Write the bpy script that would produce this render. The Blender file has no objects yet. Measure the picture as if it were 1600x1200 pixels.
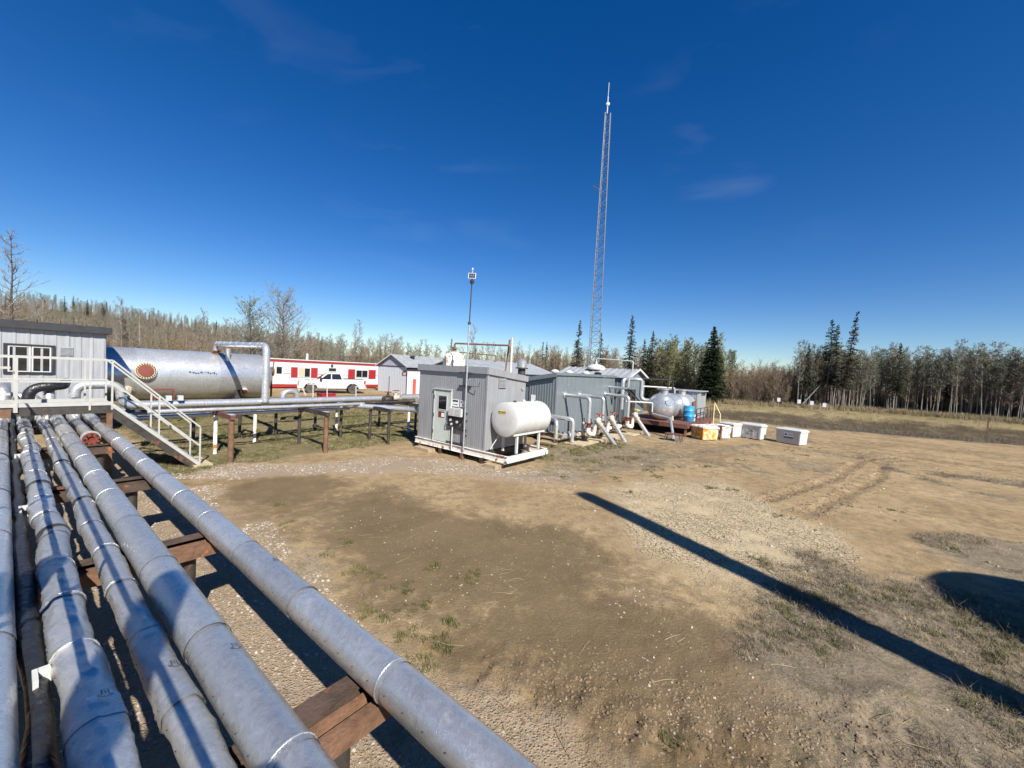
import bpy, math, random
import numpy as np
from mathutils import Vector, Matrix, noise as mn
rnd = random.Random(7)
scene = bpy.context.scene
COL = scene.collection
R_ = math.radians

# ------------------------------------------------------------------ camera
CAM_H = 3.1
def make_camera():
    p, r = R_(2.0), R_(3.0)
    fw = Vector((0, math.cos(p), -math.sin(p))); u0 = Vector((0, math.sin(p), math.cos(p))); r0 = Vector((1, 0, 0))
    Rv = math.cos(r)*r0 + math.sin(r)*u0
    Uv = -math.sin(r)*r0 + math.cos(r)*u0
    cd = bpy.data.cameras.new('camera'); cd.sensor_width = 36; cd.lens = 620/1600*36
    cd.clip_start = 0.03; cd.clip_end = 6000
    co = bpy.data.objects.new('camera', cd); COL.objects.link(co)
    m = Matrix((Rv, Uv, -fw)).transposed().to_4x4(); m.translation = (0, 0, CAM_H)
    co.matrix_world = m
    scene.camera = co
make_camera()

# ------------------------------------------------------------------ light
SUN_EL = R_(40.5)
SH = Vector((-0.465, 0.883, 0)).normalized()          # way the shadows fall
def make_light():
    w = bpy.data.worlds.new('World'); scene.world = w; w.use_nodes = True
    nt = w.node_tree; nt.nodes.clear(); N = nt.nodes.new; L = nt.links.new
    out = N('ShaderNodeOutputWorld'); bg = N('ShaderNodeBackground'); sky = N('ShaderNodeTexSky')
    sky.sky_type = 'NISHITA'; sky.sun_disc = False
    sky.sun_elevation = SUN_EL
    sky.sun_rotation = math.atan2(-SH.x, -SH.y)
    sky.altitude = 900; sky.air_density = 1.0; sky.dust_density = 0.25; sky.ozone_density = 3.2
    bg.inputs['Strength'].default_value = 0.068
    # thin cirrus wisps
    tc = N('ShaderNodeTexCoord'); mp = N('ShaderNodeMapping')
    mp.inputs['Location'].default_value = (3.3, 1.7, .4); mp.inputs['Rotation'].default_value = (0.2, 0.9, 0.75); mp.inputs['Scale'].default_value = (1.6, 5.5, 9.0)
    n1 = N('ShaderNodeTexNoise'); n1.inputs['Scale'].default_value = 1.5; n1.inputs['Detail'].default_value = 6; n1.inputs['Roughness'].default_value = .5
    n1.inputs['Distortion'].default_value = .5
    n2 = N('ShaderNodeTexNoise'); n2.inputs['Scale'].default_value = 2.0; n2.inputs['Detail'].default_value = 2
    mr = N('ShaderNodeMapRange'); mr.inputs[1].default_value = .56; mr.inputs[2].default_value = .86; mr.inputs[3].default_value = 0; mr.inputs[4].default_value = .075
    mr2 = N('ShaderNodeMapRange'); mr2.inputs[1].default_value = .5; mr2.inputs[2].default_value = .72
    mu = N('ShaderNodeMath'); mu.operation = 'MULTIPLY'
    mx = N('ShaderNodeMix'); mx.data_type = 'RGBA'; mx.inputs[7].default_value = (7.2, 7.6, 8.2, 1)
    L(tc.outputs['Generated'], mp.inputs['Vector']); L(mp.outputs[0], n1.inputs['Vector']); L(tc.outputs['Generated'], n2.inputs['Vector'])
    L(n1.outputs['Fac'], mr.inputs[0]); L(n2.outputs['Fac'], mr2.inputs[0])
    L(mr.outputs[0], mu.inputs[0]); L(mr2.outputs[0], mu.inputs[1])
    hs = N('ShaderNodeHueSaturation'); hs.inputs['Saturation'].default_value = 1.37; hs.inputs['Hue'].default_value = .511; hs.inputs['Value'].default_value = 1.0
    L(sky.outputs[0], hs.inputs['Color']); L(mu.outputs[0], mx.inputs[0]); L(hs.outputs[0], mx.inputs[6])
    L(mx.outputs[2], bg.inputs['Color']); L(bg.outputs[0], out.inputs[0])
    ld = bpy.data.lights.new('sun', 'SUN'); ld.energy = 5.0; ld.angle = R_(0.53); ld.color = (1, .955, .88)
    lo = bpy.data.objects.new('sun', ld); COL.objects.link(lo)
    d = Vector((SH.x*math.cos(SUN_EL), SH.y*math.cos(SUN_EL), -math.sin(SUN_EL)))
    lo.rotation_euler = d.to_track_quat('-Z', 'Y').to_euler(); lo.location = (20, -40, 40)
make_light()
vs = scene.view_settings
vs.view_transform = 'Standard'; vs.look = 'None'; vs.exposure = 0.82; vs.gamma = 1; vs.use_curve_mapping = False
scene.cycles.max_bounces = 6; scene.cycles.diffuse_bounces = 3; scene.cycles.glossy_bounces = 3
scene.cycles.transparent_max_bounces = 8; scene.cycles.caustics_reflective = False; scene.cycles.caustics_refractive = False

# ------------------------------------------------------------------ site grid: s runs right and near, t runs right and far
GA = R_(38)
def W(s, t, z=0.0):
    return Vector((s*math.cos(GA)+t*math.sin(GA), -s*math.sin(GA)+t*math.cos(GA), z))
def ST(x, y):
    return (x*math.cos(GA)-y*math.sin(GA), x*math.sin(GA)+y*math.cos(GA))

# ------------------------------------------------------------------ materials
MATS = {}
def mat(name, col, rough=.6, metal=0., var=.12, scale=5., bump=0., bscale=40., rust=0., rustcol=(.16, .055, .02), rscale=3., stretch=(1, 1, 1), rvar=.1, spec=.5, dirt=0., dirtcol=(.16, .12, .08)):
    if name in MATS: return MATS[name]
    m = bpy.data.materials.new(name); m.use_nodes = True; nt = m.node_tree
    b = nt.nodes['Principled BSDF']; N = nt.nodes.new; L = nt.links.new
    geo = N('ShaderNodeNewGeometry'); mp = N('ShaderNodeMapping'); mp.inputs['Scale'].default_value = stretch
    L(geo.outputs['Position'], mp.inputs['Vector'])
    n = N('ShaderNodeTexNoise'); n.inputs['Scale'].default_value = scale; n.inputs['Detail'].default_value = 6; n.inputs['Roughness'].default_value = .65
    L(mp.outputs[0], n.inputs['Vector'])
    def mixc(f, a, bb):
        x = N('ShaderNodeMix'); x.data_type = 'RGBA'
        L(f, x.inputs[0])
        for i, v in ((6, a), (7, bb)):
            if isinstance(v, tuple): x.inputs[i].default_value = (*v, 1)
            else: L(v, x.inputs[i])
        return x.outputs[2]
    def ramp(f, lo, hi, a=0., c=1.):
        r = N('ShaderNodeMapRange'); r.inputs[1].default_value = lo; r.inputs[2].default_value = hi; r.inputs[3].default_value = a; r.inputs[4].default_value = c
        L(f, r.inputs[0]); return r.outputs[0]
    lo = tuple(max(0, c*(1-var)) for c in col); hi = tuple(min(1, c*(1+var)) for c in col)
    c = mixc(ramp(n.outputs['Fac'], .3, .7), lo, hi)
    rf = ramp(n.outputs['Fac'], .3, .7, max(.03, rough-rvar), min(1, rough+rvar))
    if dirt > 0:
        n3 = N('ShaderNodeTexNoise'); n3.inputs['Scale'].default_value = 1.7; n3.inputs['Detail'].default_value = 8; n3.inputs['Roughness'].default_value = .75
        L(geo.outputs['Position'], n3.inputs['Vector'])
        c = mixc(ramp(n3.outputs['Fac'], .45, .8, 0, dirt), c, dirtcol)
    if rust > 0:
        n2 = N('ShaderNodeTexNoise'); n2.inputs['Scale'].default_value = rscale; n2.inputs['Detail'].default_value = 9; n2.inputs['Roughness'].default_value = .7
        L(geo.outputs['Position'], n2.inputs['Vector'])
        f = ramp(n2.outputs['Fac'], .72-rust*.5, .80-rust*.5)
        n4 = N('ShaderNodeTexNoise'); n4.inputs['Scale'].default_value = 30; L(geo.outputs['Position'], n4.inputs['Vector'])
        rc = mixc(n4.outputs['Fac'], tuple(x*.5 for x in rustcol), tuple(min(1, x*1.7) for x in rustcol))
        c = mixc(f, c, rc)
        if metal > 0:
            L(ramp(f, 0, 1, metal, 0), b.inputs['Metallic'])
        r2 = N('ShaderNodeMix'); L(f, r2.inputs[0]); L(rf, r2.inputs[2]); r2.inputs[3].default_value = .85; rf = r2.outputs[0]
    else:
        b.inputs['Metallic'].default_value = metal
    L(c, b.inputs['Base Color']); L(rf, b.inputs['Roughness'])
    b.inputs['Specular IOR Level'].default_value = spec
    if bump > 0:
        nb = N('ShaderNodeTexNoise'); nb.inputs['Scale'].default_value = bscale; nb.inputs['Detail'].default_value = 5
        L(mp.outputs[0], nb.inputs['Vector'])
        bp = N('ShaderNodeBump'); bp.inputs['Strength'].default_value = bump; bp.inputs['Distance'].default_value = .02
        L(nb.outputs['Fac'], bp.inputs['Height']); L(bp.outputs[0], b.inputs['Normal'])
    MATS[name] = m
    return m

def clad_mat(name, col, r0, r1, bstr=.25, metal=1.):
    """dull aluminium cladding: scratches, swirls, faint dents"""
    m = bpy.data.materials.new(name); m.use_nodes = True; nt = m.node_tree
    b = nt.nodes['Principled BSDF']; N = nt.nodes.new; L = nt.links.new
    geo = N('ShaderNodeNewGeometry'); oi = N('ShaderNodeObjectInfo')
    def noise(sc, det=5, rg=.6, dist=0., vec=None):
        n = N('ShaderNodeTexNoise'); n.inputs['Scale'].default_value = sc; n.inputs['Detail'].default_value = det
        n.inputs['Roughness'].default_value = rg; n.inputs['Distortion'].default_value = dist
        L(vec or geo.outputs['Position'], n.inputs['Vector']); return n.outputs['Fac']
    def rng(f, a, c, lo, hi):
        r = N('ShaderNodeMapRange'); r.inputs[1].default_value = a; r.inputs[2].default_value = c; r.inputs[3].default_value = lo; r.inputs[4].default_value = hi
        L(f, r.inputs[0]); return r.outputs[0]
    big = noise(2.2, 6, .65, .8); fine = noise(9, 8, .75, 2.2)
    rot = N('ShaderNodeMapping'); rot.inputs['Rotation'].default_value = (0, 0, GA); rot.inputs['Scale'].default_value = (30, 4, 30)
    L(geo.outputs['Position'], rot.inputs['Vector'])
    scr = noise(3, 7, .7, .6, rot.outputs[0])
    mx = N('ShaderNodeMix'); mx.data_type = 'RGBA'
    mx.inputs[6].default_value = (*[c*.78 for c in col], 1); mx.inputs[7].default_value = (*[min(1, c*1.14) for c in col], 1)
    add = N('ShaderNodeMath'); add.operation = 'ADD'; L(rng(fine, .35, .7, 0, .6), add.inputs[0]); L(rng(big, .35, .7, 0, .4), add.inputs[1])
    L(add.outputs[0], mx.inputs[0])
    sw = noise(5.5, 9, .8, 3.5); mx2 = N('ShaderNodeMix'); mx2.data_type = 'RGBA'; L(mx.outputs[2], mx2.inputs[6]); mx2.inputs[7].default_value = (*[min(1, c*1.5) for c in col], 1)
    L(rng(sw, .56, .70, 0, .75), mx2.inputs[0]); mx = mx2
    dn = noise(3.1, 9, .78, .6); mx3 = N('ShaderNodeMix'); mx3.data_type = 'RGBA'; L(mx.outputs[2], mx3.inputs[6]); mx3.inputs[7].default_value = (.23, .20, .165, 1); df = rng(dn, .58, .82, 0, .32); L(df, mx3.inputs[0]); mx = mx3
    hv = N('ShaderNodeHueSaturation'); L(mx.outputs[2], hv.inputs['Color']); L(rng(oi.outputs['Random'], 0, 1, .88, 1.08), hv.inputs['Value'])
    L(hv.outputs[0], b.inputs['Base Color']); L(rng(df, 0, .32, metal, metal*.6), b.inputs['Metallic'])
    a2 = N('ShaderNodeMath'); a2.operation = 'ADD'; L(rng(fine, .3, .75, r0, r1), a2.inputs[0]); L(rng(scr, .5, .75, 0, .14), a2.inputs[1])
    L(a2.outputs[0], b.inputs['Roughness'])
    bp = N('ShaderNodeBump'); bp.inputs['Strength'].default_value = bstr; bp.inputs['Distance'].default_value = .012
    a3 = N('ShaderNodeMath'); a3.operation = 'MULTIPLY_ADD'; L(noise(14, 3, .5, .5), a3.inputs[0]); a3.inputs[1].default_value = .7; L(scr, a3.inputs[2])
    L(a3.outputs[0], bp.inputs['Height']); L(bp.outputs[0], b.inputs['Normal'])
    MATS[name] = m; return m

ALU = clad_mat('aluminium_cladding', (.66, .655, .63), .20, .44, .25, .76)
ALU_FOIL = clad_mat('aluminium_foil', (.64, .635, .61), .22, .46, .45, .72)
ALU_TANK = clad_mat('tank_cladding', (.66, .665, .66), .22, .40, .12, .68)
SIDING = mat('grey_siding', (.30, .305, .315), .42, .22, .10, 3, stretch=(3, 3, .35), dirt=.25, dirtcol=(.2, .19, .17))
SIDING2 = mat('steel_siding', (.20, .235, .25), .38, .3, .10, 2.5, stretch=(3, 3, .3), dirt=.2, dirtcol=(.2, .2, .19))
SIDING3 = mat('pale_siding', (.37, .38, .39), .5, .35, .10, 3, stretch=(4, 4, .3), dirt=.25, dirtcol=(.25, .24, .22))
WHITE = mat('white_paint', (.52, .52, .50), .45, 0, .06, 6, dirt=.4, dirtcol=(.40, .36, .29))
WHITE_WALL = mat('white_wall', (.52, .54, .56), .55, 0, .04, 2, stretch=(1, 1, .3), dirt=.12, dirtcol=(.5, .48, .44))
WHITE_RUST = mat('rusty_white_paint', (.74, .71, .64), .55, 0, .06, 6, rust=.40, rustcol=(.30, .12, .03), rscale=4)
YELLOW_RUST = mat('rusty_yellow_bin', (.70, .58, .36), .55, 0, .12, 5, rust=.52, rustcol=(.5, .22, .02), rscale=3)
RAIL = mat('rail_paint', (.42, .42, .39), .5, .1, .08, 8, dirt=.3, dirtcol=(.3, .27, .22))
RUST = mat('rusty_steel', (.16, .085, .05), .8, .1, .4, 7, bump=.4, rust=.25, rustcol=(.32, .11, .03))
RUST_DARK = mat('weathered_rust', (.075, .05, .038), .75, .2, .45, 5, bump=.4, rust=.3, rustcol=(.25, .09, .03))
RUSTRED = mat('rust_red_deck', (.13, .052, .038), .75, 0, .3, 4, dirt=.3)
DARKSTEEL = mat('dark_steel', (.055, .048, .042), .55, .3, .3, 8, rust=.3, rustcol=(.16, .06, .025))
BLACK = mat('black_wrap', (.018, .018, .02), .38, 0, .3, 14, bump=.8, bscale=18)
BLACKP = mat('black_plastic', (.02, .02, .022), .5, 0, .2, 10)
RED = mat('red_paint', (.31, .02, .02), .5, 0, .1, 6)
REDBROWN = mat('red_primer', (.17, .035, .02), .55, 0, .25, 9)
ORANGE = mat('faded_red_door', (.48, .10, .055), .55, 0, .2, 4)
YELLOW = mat('yellow_paint', (.72, .52, .06), .5, 0, .1, 6)
YELLOWRAIL = mat('pale_yellow_paint', (.78, .68, .34), .5, 0, .1, 6)
BLUE = mat('blue_plastic', (.035, .27, .50), .4, 0, .12, 6)
GLASS = mat('dark_glass', (.012, .014, .016), .06, 0, .1, 3, rvar=.02, spec=.8)
DOORG = mat('pale_green_door', (.50, .55, .51), .5, 0, .07, 3, dirt=.35, dirtcol=(.3, .24, .16))
ROOFDARK = mat('dark_roof', (.03, .031, .035), .6, .1, .2, 5)
ROOFMETAL = mat('ribbed_roof_metal', (.50, .51, .50), .45, .5, .12, 2, dirt=.3, dirtcol=(.22, .2, .18))
WOOD = mat('weathered_timber', (.36, .27, .17), .85, 0, .25, 6, stretch=(1, 1, 6), bump=.4, dirt=.3)
MATW = mat('pale_timber_mat', (.44, .36, .23), .85, 0, .2, 4, bump=.3, dirt=.2)
TYRE = mat('tyre_rubber', (.05, .045, .04), .8, 0, .3, 12, dirt=.6, dirtcol=(.2, .15, .1))
RIM = mat('wheel_rim', (.12, .12, .12), .4, .7, .2, 8)
CARWHITE = mat('truck_white', (.55, .55, .55), .18, 0, .03, 3, dirt=.25, dirtcol=(.5, .42, .32), rvar=.05)
GALV = mat('galvanised_steel', (.42, .45, .47), .5, .6, .12, 10)
BOXGREY = mat('grey_box', (.45, .46, .46), .5, 0, .1, 6)
GAUGE = mat('dusty_valve_body', (.46, .42, .35), .6, .1, .25, 14, rust=.25)
PAPER = mat('white_sign', (.78, .78, .77), .5, 0, .03, 4)
INK = mat('black_ink', (.045, .045, .05), .6, 0, .1, 4)
BOXBLUE = mat('solar_cell', (.03, .035, .06), .2, 0, .2, 6)
CLOTH = mat('dark_jacket', (.03, .035, .05), .9, 0, .2, 20)
PURPLEG = mat('gable_siding', (.34, .34, .40), .5, .2, .1, 4, stretch=(3, 3, .3))

# ------------------------------------------------------------------ mesh builder (grid coordinates)
class MB:
    def __init__(self): self.v = []; self.f = []; self.mi = []; self.cur = 0
    def add(self, vs, fs):
        o = len(self.v); self.v += [tuple(x) for x in vs]
        for f in fs: self.f.append(tuple(i+o for i in f)); self.mi.append(self.cur)
        return self
    def box(self, x0, x1, y0, y1, z0, z1):
        v = [(x0,y0,z0),(x1,y0,z0),(x1,y1,z0),(x0,y1,z0),(x0,y0,z1),(x1,y0,z1),(x1,y1,z1),(x0,y1,z1)]
        return self.add(v, [(0,3,2,1),(4,5,6,7),(0,1,5,4),(1,2,6,5),(2,3,7,6),(3,0,4,7)])
    def hexa(self, b, t):      # two rings of four points
        return self.add(list(b)+list(t), [(3,2,1,0),(4,5,6,7),(0,1,5,4),(1,2,6,5),(2,3,7,6),(3,0,4,7)])
    def prism(self, poly, d):  # planar polygon swept along d
        n = len(poly); d = Vector(d); a = [Vector(p) for p in poly]; b = [p+d for p in a]
        return self.add(a+b, [tuple(range(n))[::-1], tuple(range(n, 2*n))]+[(i, (i+1) % n, n+(i+1) % n, n+i) for i in range(n)])
    def bar(self, p, q, w, h=None, up=(0, 0, 1)):   # rectangular bar
        p = Vector(p); q = Vector(q); h = h or w; d = (q-p).normalized(); up = Vector(up)
        if abs(d.dot(up)) > .98: up = Vector((1, 0, 0))
        a = d.cross(up).normalized(); b = a.cross(d)
        r = [a*w/2+b*h/2, -a*w/2+b*h/2, -a*w/2-b*h/2, a*w/2-b*h/2]
        return self.hexa([p+x for x in r], [q+x for x in r])
    def tube(self, pts, rad, n=12, caps=True):
        pts = [Vector(p) for p in pts]; m = len(pts)
        rs = rad if isinstance(rad, (list, tuple)) else [rad]*m
        fr = None; vs = []
        for i, p in enumerate(pts):
            if i == 0: d = pts[1]-p
            elif i == m-1: d = p-pts[i-1]
            else: d = (pts[i+1]-p).normalized()+(p-pts[i-1]).normalized()
            d.normalize()
            if fr is None:
                u = Vector((0, 0, 1)) if abs(d.z) < .9 else Vector((1, 0, 0))
                fr = (u-d*u.dot(d)).normalized()
            else: fr = (fr-d*fr.dot(d)).normalized()
            c = d.cross(fr)
            vs += [p+(fr*math.cos(6.28318*k/n)+c*math.sin(6.28318*k/n))*rs[i] for k in range(n)]
        fs = [(i*n+k, i*n+(k+1) % n, (i+1)*n+(k+1) % n, (i+1)*n+k) for i in range(m-1) for k in range(n)]
        if caps: fs += [tuple(range(n))[::-1], tuple(range((m-1)*n, m*n))]
        return self.add(vs, fs)
    def path(self, pts, r, n=12, er=None, seg=5):   # tube with rounded elbows
        pts = [Vector(p) for p in pts]; er = er or r*2.2; out = [pts[0]]
        for i in range(1, len(pts)-1):
            a = pts[i-1]-pts[i]; b = pts[i+1]-pts[i]; k = min(er, a.length*.49, b.length*.49)
            A = pts[i]+a.normalized()*k; B = pts[i]+b.normalized()*k
            for j in range(seg+1):
                u = j/seg; out.append(A*(1-u)**2+pts[i]*2*u*(1-u)+B*u*u)
        out.append(pts[-1]); return self.tube(out, r, n)
    def lathe(self, o, axis, prof, n=24):           # prof: (distance along axis, radius)
        o = Vector(o); d = Vector(axis).normalized(); u = Vector((0, 0, 1)) if abs(d.z) < .9 else Vector((1, 0, 0))
        a = (u-d*u.dot(d)).normalized(); c = d.cross(a); vs = []
        for (h, r) in prof:
            vs += [o+d*h+(a*math.cos(6.28318*k/n)+c*math.sin(6.28318*k/n))*max(r, .0005) for k in range(n)]
        m = len(prof)
        fs = [(i*n+k, i*n+(k+1) % n, (i+1)*n+(k+1) % n, (i+1)*n+k) for i in range(m-1) for k in range(n)]
        fs += [tuple(range(n))[::-1], tuple(range((m-1)*n, m*n))]
        return self.add(vs, fs)
    def build(self, name, material, parent=None, origin=None, smooth=False, local=False):
        off = Vector((0, 0, 0))
        if parent is not None and not local: off = Vector(parent['_o'])
        elif origin is not None: off = Vector(origin)
        me = bpy.data.meshes.new(name)
        me.from_pydata([tuple(Vector(v)-off) for v in self.v], [], self.f); me.validate(); me.update()
        for m in (material if isinstance(material, (list, tuple)) else [material]): me.materials.append(m)
        if any(self.mi): me.polygons.foreach_set('material_index', self.mi[:len(me.polygons)])
        if smooth:
            me.polygons.foreach_set('use_smooth', [True]*len(me.polygons)); me.update()
            try: me.set_sharp_from_angle(angle=R_(38))
            except Exception: pass
        o = bpy.data.objects.new(name, me); COL.objects.link(o)
        if parent is not None: o.parent = parent
        elif origin is not None:
            o.location = W(*origin); o.rotation_euler = (0, 0, -GA)
        else: o.rotation_euler = (0, 0, -GA)
        return o
def tag(o, label, cat=None, group=None, kind=None):
    o['label'] = label
    if cat: o['category'] = cat
    if group: o['group'] = group
    if kind: o['kind'] = kind
    return o
def thing(name, label, cat, s, t, z=0., rot=0., group=None):
    o = bpy.data.objects.new(name, None); COL.objects.link(o); o.empty_display_size = .2
    o.location = W(s, t, z); o.rotation_euler = (0, 0, -GA+rot); o['_o'] = (s, t, z)
    return tag(o, label, cat, group)
def sub(part, parent):   # make a built mesh a sub-part
    part.parent = parent; return part
def bpart(mb, name, m, parent, gparent=None, smooth=False, local=False):
    """sub-part: coordinates belong to the grand-parent thing"""
    o = mb.build(name, m, gparent, smooth=smooth, local=local)
    o.parent = parent; return o
def text_part(txt, name, size, m, parent, mtx):
    cu = bpy.data.curves.new(name, 'FONT'); cu.body = txt; cu.size = size; cu.align_x = 'CENTER'; cu.align_y = 'CENTER'; cu.extrude = .001
    tmp = bpy.data.objects.new('tmp', cu); COL.objects.link(tmp)
    dg = bpy.context.evaluated_depsgraph_get(); me = bpy.data.meshes.new_from_object(tmp.evaluated_get(dg))
    bpy.data.objects.remove(tmp); me.materials.clear(); me.materials.append(m)
    o = bpy.data.objects.new(name, me); COL.objects.link(o); o.parent = parent; o.matrix_local = mtx; return o

# ------------------------------------------------------------------ ground
def _h(ix, iy, k):
    x = (ix.astype(np.int64)*374761393 + iy.astype(np.int64)*668265263 + k*974711) & 0x7fffffff
    x = ((x ^ (x >> 13))*1274126177) & 0x7fffffff
    return ((x ^ (x >> 16)) & 0xffff)/65535.0
def vnoise(x, y, sc, k=0):
    x = np.asarray(x, float)*sc; y = np.asarray(y, float)*sc
    ix = np.floor(x); iy = np.floor(y); fx = x-ix; fy = y-iy; fx = fx*fx*(3-2*fx); fy = fy*fy*(3-2*fy)
    a = _h(ix, iy, k); b = _h(ix+1, iy, k); c = _h(ix, iy+1, k); d = _h(ix+1, iy+1, k)
    return (a*(1-fx)+b*fx)*(1-fy)+(c*(1-fx)+d*fx)*fy
def fbm(x, y, sc, k=0, o=4):
    r = 0; a = .5
    for i in range(o): r = r+a*vnoise(x, y, sc*2**i, k+i*17); a *= .5
    return r
def sst(a, b, x):
    u = np.clip((x-a)/(b-a), 0, 1); return u*u*(3-2*u)
def dpoly(s, t, pts):
    best = np.full(np.shape(s), 1e9)
    for (a, b) in zip(pts[:-1], pts[1:]):
        dx, dy = b[0]-a[0], b[1]-a[1]; L2 = dx*dx+dy*dy
        u = np.clip(((s-a[0])*dx+(t-a[1])*dy)/L2, 0, 1)
        best = np.minimum(best, np.hypot(s-a[0]-u*dx, t-a[1]-u*dy))
    return best
RUTS = [[(3.4, 25.4), (2.28, 23.6), (1.81, 19.2), (.87, 15.5), (.26, 13.2), (-.2, 11.6)], [(2.6, 25.0), (1.49, 22.65), (.44, 17.), (-.34, 14.6), (-1., 12.4)]]
ROADT = [[(-3, 29.5), (0., 26.6), (6, 25.8), (16, 26.5), (40, 29)], [(-3, 31.2), (0, 28.4), (6, 27.6), (16, 28.4), (40, 31)], [(-2, 24.5), (5, 22.0), (14, 21.0), (40, 22)], [(-2, 33.), (6, 30.5), (40, 34)]]
WEEDLINE = [(-2.47, 23.2), (-4.46, 16.16), (-5.19, 12.31)]
BANDL = [(1.2, 23.26), (3.46, 19.4), (5.2, 18.2), (9, 17.2)]
def ditch0(s): return 36+.35*np.maximum(s, 0)
def ditch1(s): return forest_t(s)-5.5
def forest_t(s): return 56+np.clip((s+10)*.75, 0, 12)
def gz(s, t, near=True):
    s = np.asarray(s, float); t = np.asarray(t, float)
    z = np.zeros(np.shape(s))
    d0 = ditch0(s); d1 = ditch1(s); act = sst(-22, -14, s)
    z = z-.75*sst(d0, d0+8, t)*(1-sst(d1-9, d1, t))*act
    z = z+.28*sst(d1-5, d1+1, t)*act
    # hill far left
    x = s*math.cos(GA)+t*math.sin(GA); y = -s*math.sin(GA)+t*math.cos(GA)
    z = z+34*np.exp(-((x+420)/230)**2-((y-330)/150)**2)*sst(90, 200, np.hypot(x, y))
    far = np.hypot(x, y)
    z = z+(fbm(s, t, .12, 3)-.47)*.10*sst(3, 9, far)+(fbm(s, t, .03, 8)-.47)*.5*sst(45, 90, far)
    if near:
        rough = .5+.9*sst(.45, .6, fbm(s, t, .35, 40))
        z = z+(fbm(s, t, 1.4, 5)-.47)*.045*rough+(fbm(s, t, 6.5, 9, 3)-.44)*.022*rough
        for p in RUTS:
            d = dpoly(s, t, p); z = z-.03*np.exp(-(d/.15)**2)+.014*np.exp(-((d-.27)/.1)**2)
        for p in ROADT:
            d = dpoly(s, t, p); z = z-.05*np.exp(-(d/.28)**2)+.03*np.exp(-((d-.5)/.2)**2)
        # churned edge of the damp patch
        d = dpoly(s, t, [(-2.4, 3.1), (-.9, 3.5), (.3, 4.2), (.7, 5.0)])
        z = z+np.exp(-(d/.42)**2)*((fbm(s, t, 7, 21, 3)-.44)*.13)
        d = dpoly(s, t, [(-.55, 4.9), (.35, 5.05), (.8, 5.6)])
        z = z+.045*np.exp(-(d/.16)**2)
    return z
def GZ(s, t): return float(gz(np.array([s]), np.array([t]))[0])
def masks(s, t):
    nz = fbm(s, t, .5, 60); n2 = fbm(s, t, 1.7, 77); n3 = fbm(s, t, .22, 90)
    w = (nz-.47)*3.2+(n3-.47)*1.2
    strip = 1-sst(.35, 1.25, dpoly(s, t, [(-13.2, 2.2), (-12.2, 4.0), (-11.0, 6.2), (-9.6, 8.3), (-7.0, 9.2), (-5.9, 10.3)])+w*.5)
    under = (1-sst(2.6, 3.6, t+w*.9))*(1-sst(2.5, 4, s))*sst(-20, -15, s)
    gravel = np.maximum(strip, under*.75)
    grass = sst(12.7, 13.6, -s+w*.7)*(1-sst(33, 36, -s))*sst(2.2, 3.2, t+w*.3)*(.55+.6*n2)
    g2 = np.exp(-((s+7.2)/2.6)**2-((t-14.5)/4.5)**2)*1.1
    grass = np.clip(np.maximum(grass, sst(.35, .85, g2+w*.3)*.55), 0, 1)
    dk = np.maximum(np.exp(-((s+5.4)/4.6)**2-((t-4.9)/1.9)**2), np.exp(-((s+1.6)/2.2)**2-((t-4.2)/1.6)**2))
    dk = np.maximum(dk, .9*np.exp(-((s+9.6)/2.)**2-((t-4.2)/1.6)**2))
    dk = np.maximum(dk, .8*np.exp(-((s+3.6)/1.6)**2-((t-5.9)/1.5)**2))
    dark = sst(.12, 1.0, dk+w*.34+(n2-.47)*.7)
    for p in RUTS: dark = np.maximum(dark, .4*np.exp(-(dpoly(s, t, p)/.25)**2))
    for p in ROADT: dark = np.maximum(dark, .55*np.exp(-(dpoly(s, t, p)/.55)**2))
    dark = np.maximum(dark, .42*sst(.5, .6, n3)*sst(9, 14, t)*(1-sst(33, 36, t)))
    clay = sst(.3, .7, np.exp(-((s+2.)/3.)**2-((t-10.2)/3.4)**2)+w*.3)
    dead = sst(.3, .7, np.maximum(np.exp(-((s-1.9)/2.3)**2-((t-6.3)/3.4)**2), .9*np.exp(-((s-3.6)/2.)**2-((t-11.)/3.)**2))+w*.28)
    dead = np.maximum(dead, .8*np.exp(-(dpoly(s, t, WEEDLINE)/.3)**2)); dead = np.maximum(dead, np.exp(-(dpoly(s, t, BANDL)/.35)**2)*sst(.4, .55, n2))
    dead = np.maximum(dead, sst(.53, .62, nz)*sst(14, 18, t)*(1-sst(24, 25, t))*.6)
    dead = np.maximum(dead, sst(.3, .8, np.exp(-((s+6.3)/2.6)**2-((t-14.2)/4.8)**2)+w*.3)*.75)
    d0 = ditch0(s); d1 = ditch1(s)
    ditch = sst(d0-1.5, d0+3, t+w*1.5)*(1-sst(d1-5, d1-1, t+w*2))*sst(-24, -14, s)
    bank = sst(d1-6, d1, t+w*2)*sst(-24, -14, s)
    far = np.maximum(sst(forest_t(s)-2, forest_t(s)+2, t), sst(48, 52, -s))
    return dict(gravel=gravel, grass=grass, dark=dark, clay=clay, dead=dead, ditch=ditch, bank=bank, forest=far)
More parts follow.
